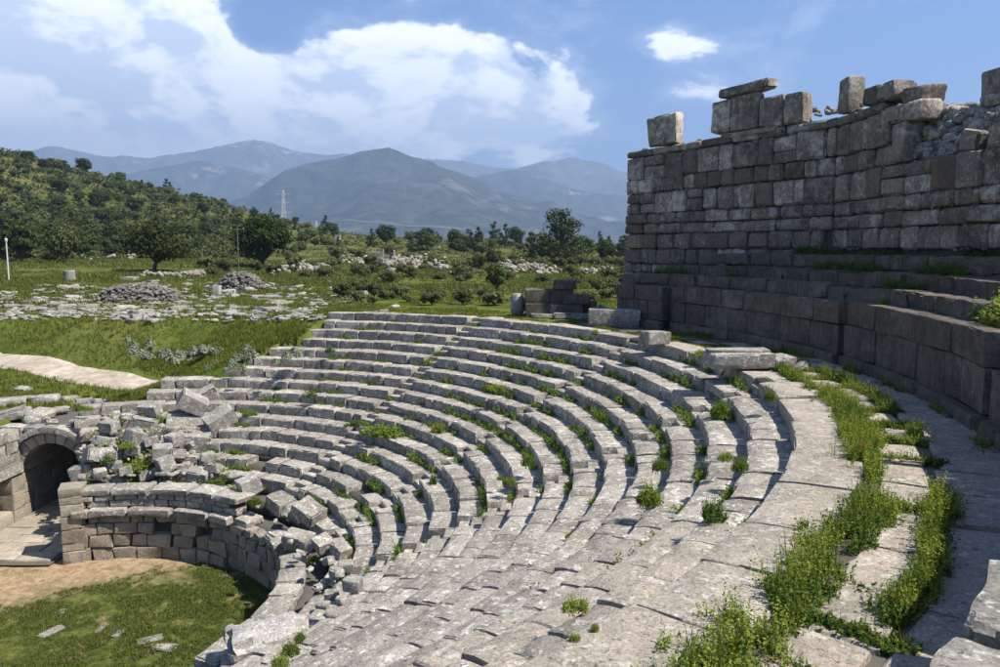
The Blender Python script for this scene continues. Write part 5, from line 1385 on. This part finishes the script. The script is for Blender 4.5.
# ------------------------------------------------------------------ trees
def tube(bag, P0, P1, r0, r1, n=6):
    P0, P1 = np.array(P0, float), np.array(P1, float); d = P1 - P0; d /= np.linalg.norm(d)
    a = np.cross(d, [0.3, 0.5, 0.8]); a /= np.linalg.norm(a); b = np.cross(d, a); V = []; F = []
    for P, r in ((P0, r0), (P1, r1)):
        for i in range(n): t = 2 * math.pi * i / n; V.append(P + (a * math.cos(t) + b * math.sin(t)) * r)
    for i in range(n): F.append([i, (i + 1) % n, n + (i + 1) % n, n + i])
    bag.add(np.array(V), np.array(F))
def drum():
    p, d = on_ground(70, 281); b = Bag(); r, h = 4.6 * d / FPX, 9 * d / FPX
    for z0, z1, q0, q1 in ((-0.1, h * 0.1, 1.08, 1.05), (h * 0.1, h * 0.93, 1.0, 0.97), (h * 0.93, h, 0.97, 0.88), (h, h + 0.02, 0.88, 0.02)): tube(b, (0, 0, z0), (0, 0, z1), r * q0, r * q1, 18)
    obj('column_drum', b.mesh('column_drum', M['field'], True), loc=p, label='upright grey column drum beside the road on the meadow', cat='column')
drum()
def tree_meshes(kind, W_, H_, nblob, nleaf, leaf, trunk_h, mat, lean=0.0):
    """unit tree: returns trunk mesh and crown mesh"""
    tb = Bag(); cb = Bag(); top = np.array([lean, 0, trunk_h])
    tube(tb, (0, 0, -0.06), top * 0.5, 0.034 * W_, 0.028 * W_, 8); tube(tb, top * 0.5, top, 0.028 * W_, 0.024 * W_, 8)
    ctr = np.array([lean * 1.5, 0, (H_ + trunk_h * 0.5) / 2]); hz = (H_ - trunk_h * 0.3) / 2
    for i in range(nblob):
        q = rng.normal(0, 1, 3); q /= np.linalg.norm(q); rr = rng.uniform(0.45, 0.95)
        if kind == 'pine':
            z = rng.random() ** 1.1; w = (1 - z) ** 0.6 * W_ / 2 * (0.35 + 0.75 * rng.random()); t = rng.uniform(0, 6.28)
            c = np.array([lean + w * math.cos(t), w * math.sin(t), trunk_h * 0.7 + z * (H_ - trunk_h * 0.7) * 0.93]); br = W_ * rng.uniform(0.10, 0.19) * (1.1 - 0.5 * z)
        else:
            if q[2] < -0.75: q[2] *= 0.6
            c = ctr + q * rr * np.array([W_ / 2, W_ / 2, hz]) * 0.78; br = W_ * rng.uniform(0.11, 0.21)
        tube(tb, top * rng.uniform(0.6, 1.0), c, 0.011 * W_, 0.004 * W_, 5)
        m = int(nleaf * (br / (W_ * 0.15)) ** 2)
        d = rng.normal(0, 1, (m, 3)); d /= np.linalg.norm(d, axis=1, keepdims=True)
        C = c + d * br * (rng.random((m, 1)) ** 0.4) * np.array([1.1, 1.1, 0.8])
        V, F = quads(C, leaf * rng.uniform(0.6, 1.3, m), d + rng.normal(0, 0.5, (m, 3)) + [0, 0, 0.25], 1.5); cb.add(V, F)
    return tb.mesh('trunk', M['bark'], True), cb.mesh('crown', mat)
def tree(name, me, loc, rz, sc, label, cat='tree', group=None):
    root = empty(name, tuple(loc), rz, label=label, cat=cat, group=group)
    a = obj('trunk', me[0], root); b = obj('crown', me[1], root); root.scale = sc if isinstance(sc, tuple) else (sc,) * 3
    return root
T_ev = [tree_meshes('round', 1.0, rng.uniform(0.85, 1.05), 26, 85, 0.055, 0.13, M['tree_a']) for _ in range(4)]
T_ol = [tree_meshes('round', 1.0, rng.uniform(0.75, 0.9), 24, 85, 0.050, 0.11, M['tree_b']) for _ in range(4)]
T_pi = [tree_meshes('pine', 0.8, 1.25, 34, 70, 0.045, 0.14, M['tree_d']) for _ in range(3)]
T_bu = [tree_meshes('round', 1.0, rng.uniform(0.55, 0.75), 18, 80, 0.060, 0.05, M['scrub_olive']) for _ in range(4)]
def stand(name, me, u, vb, w, h, label, dist=None, cat='tree', group=None):
    if dist is None: p, d = on_ground(u, vb)
    else: p = at_az(u, dist); d = dist
    dp = d * math.cos(math.atan((u - 500) / FPX))
    bb = me[1].vertices; z = np.zeros(len(bb) * 3); bb.foreach_get('co', z); z = z.reshape(-1, 3)
    sw = w * dp / FPX / (z[:, 0].max() - z[:, 0].min()); sh = h * dp / FPX / z[:, 2].max()
    return tree(name, me, p, rng.uniform(-0.5, 0.5), (sw, sw, sh), label, cat, group)
big = tree_meshes('round', 1.0, 0.95, 75, 120, 0.030, 0.12, M['tree_c'])
stand('oak_tree', big, 262, 272, 70, 55, 'large dark green spreading oak behind the domed stone heap', 112)
leanm = tree_meshes('round', 1.0, 0.72, 55, 100, 0.032, 0.18, M['tree_a'], 0.10)
stand('leaning_tree', leanm, 152, 277, 62, 52, 'wide crowned tree with a leaning bare trunk on the meadow', 100)
stand('olive_tree', T_ol[0], 66, 268, 36, 40, 'round light green olive tree at the foot of the hill', 118)
stand('olive_tree', T_ev[0], 21, 265, 38, 42, 'round darker tree beside the light green olive tree', 122)
pine = tree_meshes('pine', 1.0, 1.0, 60, 90, 0.032, 0.16, M['tree_d'], -0.12)
stand('pine_tree', pine, 566, 264, 74, 52, 'big ragged dark pine on the scrubland near the ruined wall', 150)
stand('round_tree', T_ev[1], 607, 264, 20, 20, 'small round dark tree close to the end of the tall wall', 150)
stand('umbrella_pine', T_ev[2], 456, 244, 18, 19, 'round topped pine standing above the skyline scrub', 235)
stand('pine_tree', T_pi[0], 372, 246, 14, 19, 'small conical pine on the skyline left of the round topped pine', 230)
for u, w, h, ds in [(412, 15, 14, 200), (422, 15, 12, 205)]: stand('conifer', T_pi[1], u, 255, w, h, 'dark pointed conifer behind the ruined building', ds, group='conifers behind the ruined building')
stand('round_bush', T_ol[2], 479, 277, 16, 18, 'grey green round bush before the pine plantation', 105, cat='bush')
stand('round_bush', T_ev[3], 493, 274, 17, 22, 'dark round bush beside the grey green bush', 112, cat='bush')
stand('round_bush', T_ev[0], 497, 298, 22, 30, 'dark upright bush just beyond the standing stone', 64, cat='bush')
stand('round_bush', T_ol[1], 400, 305, 24, 14, 'pale grey green bush behind the top seat rows', 58, cat='bush')
stand('round_bush', T_ol[3], 224, 268, 16, 14, 'pale grey bush beside the utility pole', 100, cat='bush')
# wooded hillside
placed = []
def hill_trees():
    n = 0; tries = 0
    while n < 300 and tries < 12000:
        tries += 1
        u = rng.uniform(-40, 340); d = rng.uniform(128, 420)
        p = at_az(u, d); z = p[2]
        v = 248 - (z - CAM_H) / (d * math.cos(math.atan((u - 500) / FPX))) * FPX
        if d < np.interp(u, [0, 100, 200, 260, 340], [128, 134, 165, 190, 230]) or (u > 210 and (rng.random() < 0.55 or z < 3.5)): continue
        if any((p[0] - q[0]) ** 2 + (p[1] - q[1]) ** 2 < (1.8 + d * 0.005) ** 2 for q in placed): continue
        placed.append(p); t = rng.random(); s = rng.choice([rng.uniform(3.2, 5.5), rng.uniform(5.5, 8.0)], p=[0.72, 0.28]) * np.interp(u, [0, 200, 340], [1.05, 0.85, 0.7])
        sz = 'large broad crowned' if s > 5.6 else ('small' if s < 4.0 else 'medium sized')
        if t < 0.50: tree('evergreen_tree', T_ev[n % 4], p, rng.uniform(0, 6), (s, s, s * rng.uniform(0.8, 1.1)), sz + ' dense dark evergreen tree on the wooded hillside', group='evergreen trees on the wooded hillside')
        elif t < 0.85: tree('wild_olive', T_ol[n % 4], p, rng.uniform(0, 6), (s * 0.9, s * 0.9, s * 0.8), sz + ' grey green wild olive tree on the wooded hillside', group='wild olives on the wooded hillside')
        else: tree('hill_pine', T_pi[n % 3], p, rng.uniform(0, 6), (s, s, s), sz + ' darker pointed pine on the wooded hillside', group='pines on the wooded hillside')
        n += 1
hill_trees()
def scrub_bushes():
    n = 0
    for _ in range(6000):
        if n >= 230: break
        u = rng.uniform(200, 640); d = 47 * (330 / 47) ** rng.random()
        if u < 330 and d < 90: continue
        p = at_az(u, d)
        if float(n2(np.array([p[0] / 18]), np.array([p[1] / 18]), 61, 3)[0]) < -0.10: continue
        if any((p[0] - q[0]) ** 2 + (p[1] - q[1]) ** 2 < (1.2 + d * 0.010) ** 2 for q in placed): continue
        placed.append(p); s = rng.uniform(1.5, 3.4) * np.interp(d, [47, 120, 200, 330], [0.5, 0.9, 1.4, 1.9]); t = rng.random()
        if d > 190 and t < 0.16: s *= 1.35; tree('small_tree', T_ev[n % 4], p, rng.uniform(0, 6), (s, s, s), 'small dark tree in the far scrub', group='small trees in the far scrub')
        elif d > 150 and u > 430 and t < 0.5: s *= 1.2; tree('young_pine', T_pi[n % 3], p, rng.uniform(0, 6), (s, s, s * 1.1), 'young pine in the plantation behind the seats', group='young pines in the plantation')
        else: tree('scrub_bush', T_bu[n % 4], p, rng.uniform(0, 6), (s, s, s), ('big' if s > 3.2 else 'small' if s < 1.9 else 'middling') + ' green scrub bush on the rough ground beyond the seats', cat='bush', group='scrub bushes beyond the seats')
        n += 1
scrub_bushes()
def scrub_cover():
    b = Bag(); hb = Bag(); n = 8500
    u = np.where(rng.random(n) < 0.45, rng.uniform(-60, 240, n), rng.uniform(200, 700, n)); d = 48 * (420 / 48) ** rng.random(n)
    t = np.radians(rng.normal(0, 1, n))
    X = (u - 500) / FPX; l = np.hypot(X, 1); x, y = X / l * d, d / l
    z = terr(x, y, False); nn = n2(x / 7, y / 7, 62, 4); hill = (u < 230) & (d > 135)
    ok = ((nn > -0.12) & (u > 300)) | ((nn > -0.8) & hill) | ((nn > 0.25) & (u > 200) & (d > 80))
    for xx, yy, z0, dd in zip(x[ok], y[ok], z[ok], d[ok]):
        m = 34; onhill = xx < -0.30 * yy and dd > 135; s = rng.uniform(0.45, 1.1) * np.interp(dd, [48, 120, 200, 420], [0.4, 0.9, 1.4, 2.4]) * (1.9 if onhill else 1.0)
        q = rng.normal(0, 1, (m, 3)); q /= np.linalg.norm(q, axis=1, keepdims=True); q[:, 2] = np.abs(q[:, 2])
        C = np.array([xx, yy, z0 - 0.05]) + q * np.array([s, s, s * 0.7]) * rng.uniform(0.6, 1.1, (m, 1))
        V, F = quads(C, s * rng.uniform(0.16, 0.34, m), q + rng.normal(0, 0.4, (m, 3)), 1.4); (hb if onhill else b).add(V, F)
    obj('scrub_cover', b.mesh('scrub_cover', M['scrub']), kind='stuff', label='low maquis scrub covering the rough ground', cat='scrub')
    obj('hill_scrub', hb.mesh('hill_scrub', M['hill_scrub']), kind='stuff', label='dense dark green maquis covering the hillside between the trees', cat='scrub')
scrub_cover()

# ------------------------------------------------------------------ poles and pylons
def pole(name, u, v, h, w, mat, label, arm, dist=None):
    p, d = on_ground(u, v) if dist is None else (at_az(u, dist), dist)
    dp = d * math.cos(math.atan((u - 500) / FPX)); Hh = h * dp / FPX; r = max(w * dp / FPX / 2, 0.05)
    root = empty(name, tuple(p), label=label, cat='pole')
    b = Bag(); tube(b, (0, 0, -0.3), (0, 0, Hh), r, r * 0.75, 8); obj('shaft', b.mesh('shaft', M[mat], True), root)
    b = Bag()
    if arm == 'lamp':
        tube(b, (0, 0, Hh - 0.02), (0, 0, Hh + 0.25), r * 1.5, r * 1.9, 8); tube(b, (0, 0, Hh + 0.25), (0, 0, Hh + 0.32), r * 1.9, r * 0.6, 8); obj('lamp_head', b.mesh('lamp_head', M['steel'], True), root)
    else:
        tube(b, (-0.9, 0, Hh - 0.3), (0.9, 0, Hh - 0.3), 0.05, 0.05, 6); obj('crossarm', b.mesh('crossarm', M[mat], True), root)
        for x in (-0.8, 0, 0.8):
            b = Bag(); tube(b, (x, 0, Hh - 0.25), (x, 0, Hh - 0.05), 0.035, 0.025, 6); obj('insulator', b.mesh('insulator', M['white_metal'], True), root)
pole('lamp_post', 9, 282, 40, 1.5, 'white_metal', 'white painted post with a small lamp head at the road', 'lamp')
pole('utility_pole', 238, 270, 42, 1.1, 'wood', 'grey wooden utility pole in front of the dark oak', 'cross', 104)
def pylon(u, vtop, dist, label, base_v):
    p = at_az(u, dist); H_ = atd(u, vtop, dist)[2] - p[2]; w = H_ * 0.05
    root = empty('pylon', tuple(p), label=label, cat='pylon'); b = Bag()
    lv = np.linspace(0, 0.92, 9); t = max(0.04, dist * 0.00028)
    for sx, sy in ((1, 1), (1, -1), (-1, 1), (-1, -1)): tube(b, (sx * w, sy * w, -1), (sx * w * 0.15, sy * w * 0.15, H_), t, t, 4)
    obj('leg_frame', b.mesh('leg_frame', M['steel']), root); b = Bag()
    for i in range(8):
        w0, w1 = w * (1 - lv[i] * 0.85), w * (1 - lv[i + 1] * 0.85)
        for s in (1, -1): tube(b, (-w0 * s, -w0, lv[i] * H_), (w1 * s, -w1, lv[i + 1] * H_), t * 0.7, t * 0.7, 4); tube(b, (-w0 * s, w0, lv[i] * H_), (w1 * s, w1, lv[i + 1] * H_), t * 0.7, t * 0.7, 4)
    obj('lattice', b.mesh('lattice', M['steel']), root)
    for z in (0.72, 0.84, 0.95):
        b = Bag(); tube(b, (-w * 1.7, 0, H_ * z), (w * 1.7, 0, H_ * z), t, t, 4); obj('crossarm', b.mesh('crossarm', M['steel']), root)
pylon(285, 190, 520, 'tall steel lattice pylon on the skyline above the dark oak', 0)
pylon(317, 221, 640, 'lower steel pylon on the skyline right of the tall pylon', 0)

# ------------------------------------------------------------------ haze
hm = bpy.data.materials.new('haze_air'); hm.use_nodes = True
t = NT(hm.node_tree); t.n.clear(); out = t.node('ShaderNodeOutputMaterial'); pv = t.node('ShaderNodeVolumePrincipled')
pv.inputs['Color'].default_value = (0.36, 0.53, 0.80, 1); pv.inputs['Density'].default_value = 0.00017; pv.inputs['Anisotropy'].default_value = 0.1
t.l.new(pv.outputs[0], out.inputs['Volume'])
xs, y0, y1, z0, z1 = 14000, -2000, 11200, -330, 1620
V = [(-xs, y0, z0), (xs, y0, z0), (xs, y1, z0), (-xs, y1, z0), (-xs, y0, z1), (xs, y0, z1), (xs, y1, z1), (-xs, y1, z1)]
obj('haze', make_mesh('haze', V, [[0, 3, 2, 1], [4, 5, 6, 7], [0, 1, 5, 4], [1, 2, 6, 5], [2, 3, 7, 6], [3, 0, 4, 7]], hm), kind='stuff', label='thin blue haze in the valley air')
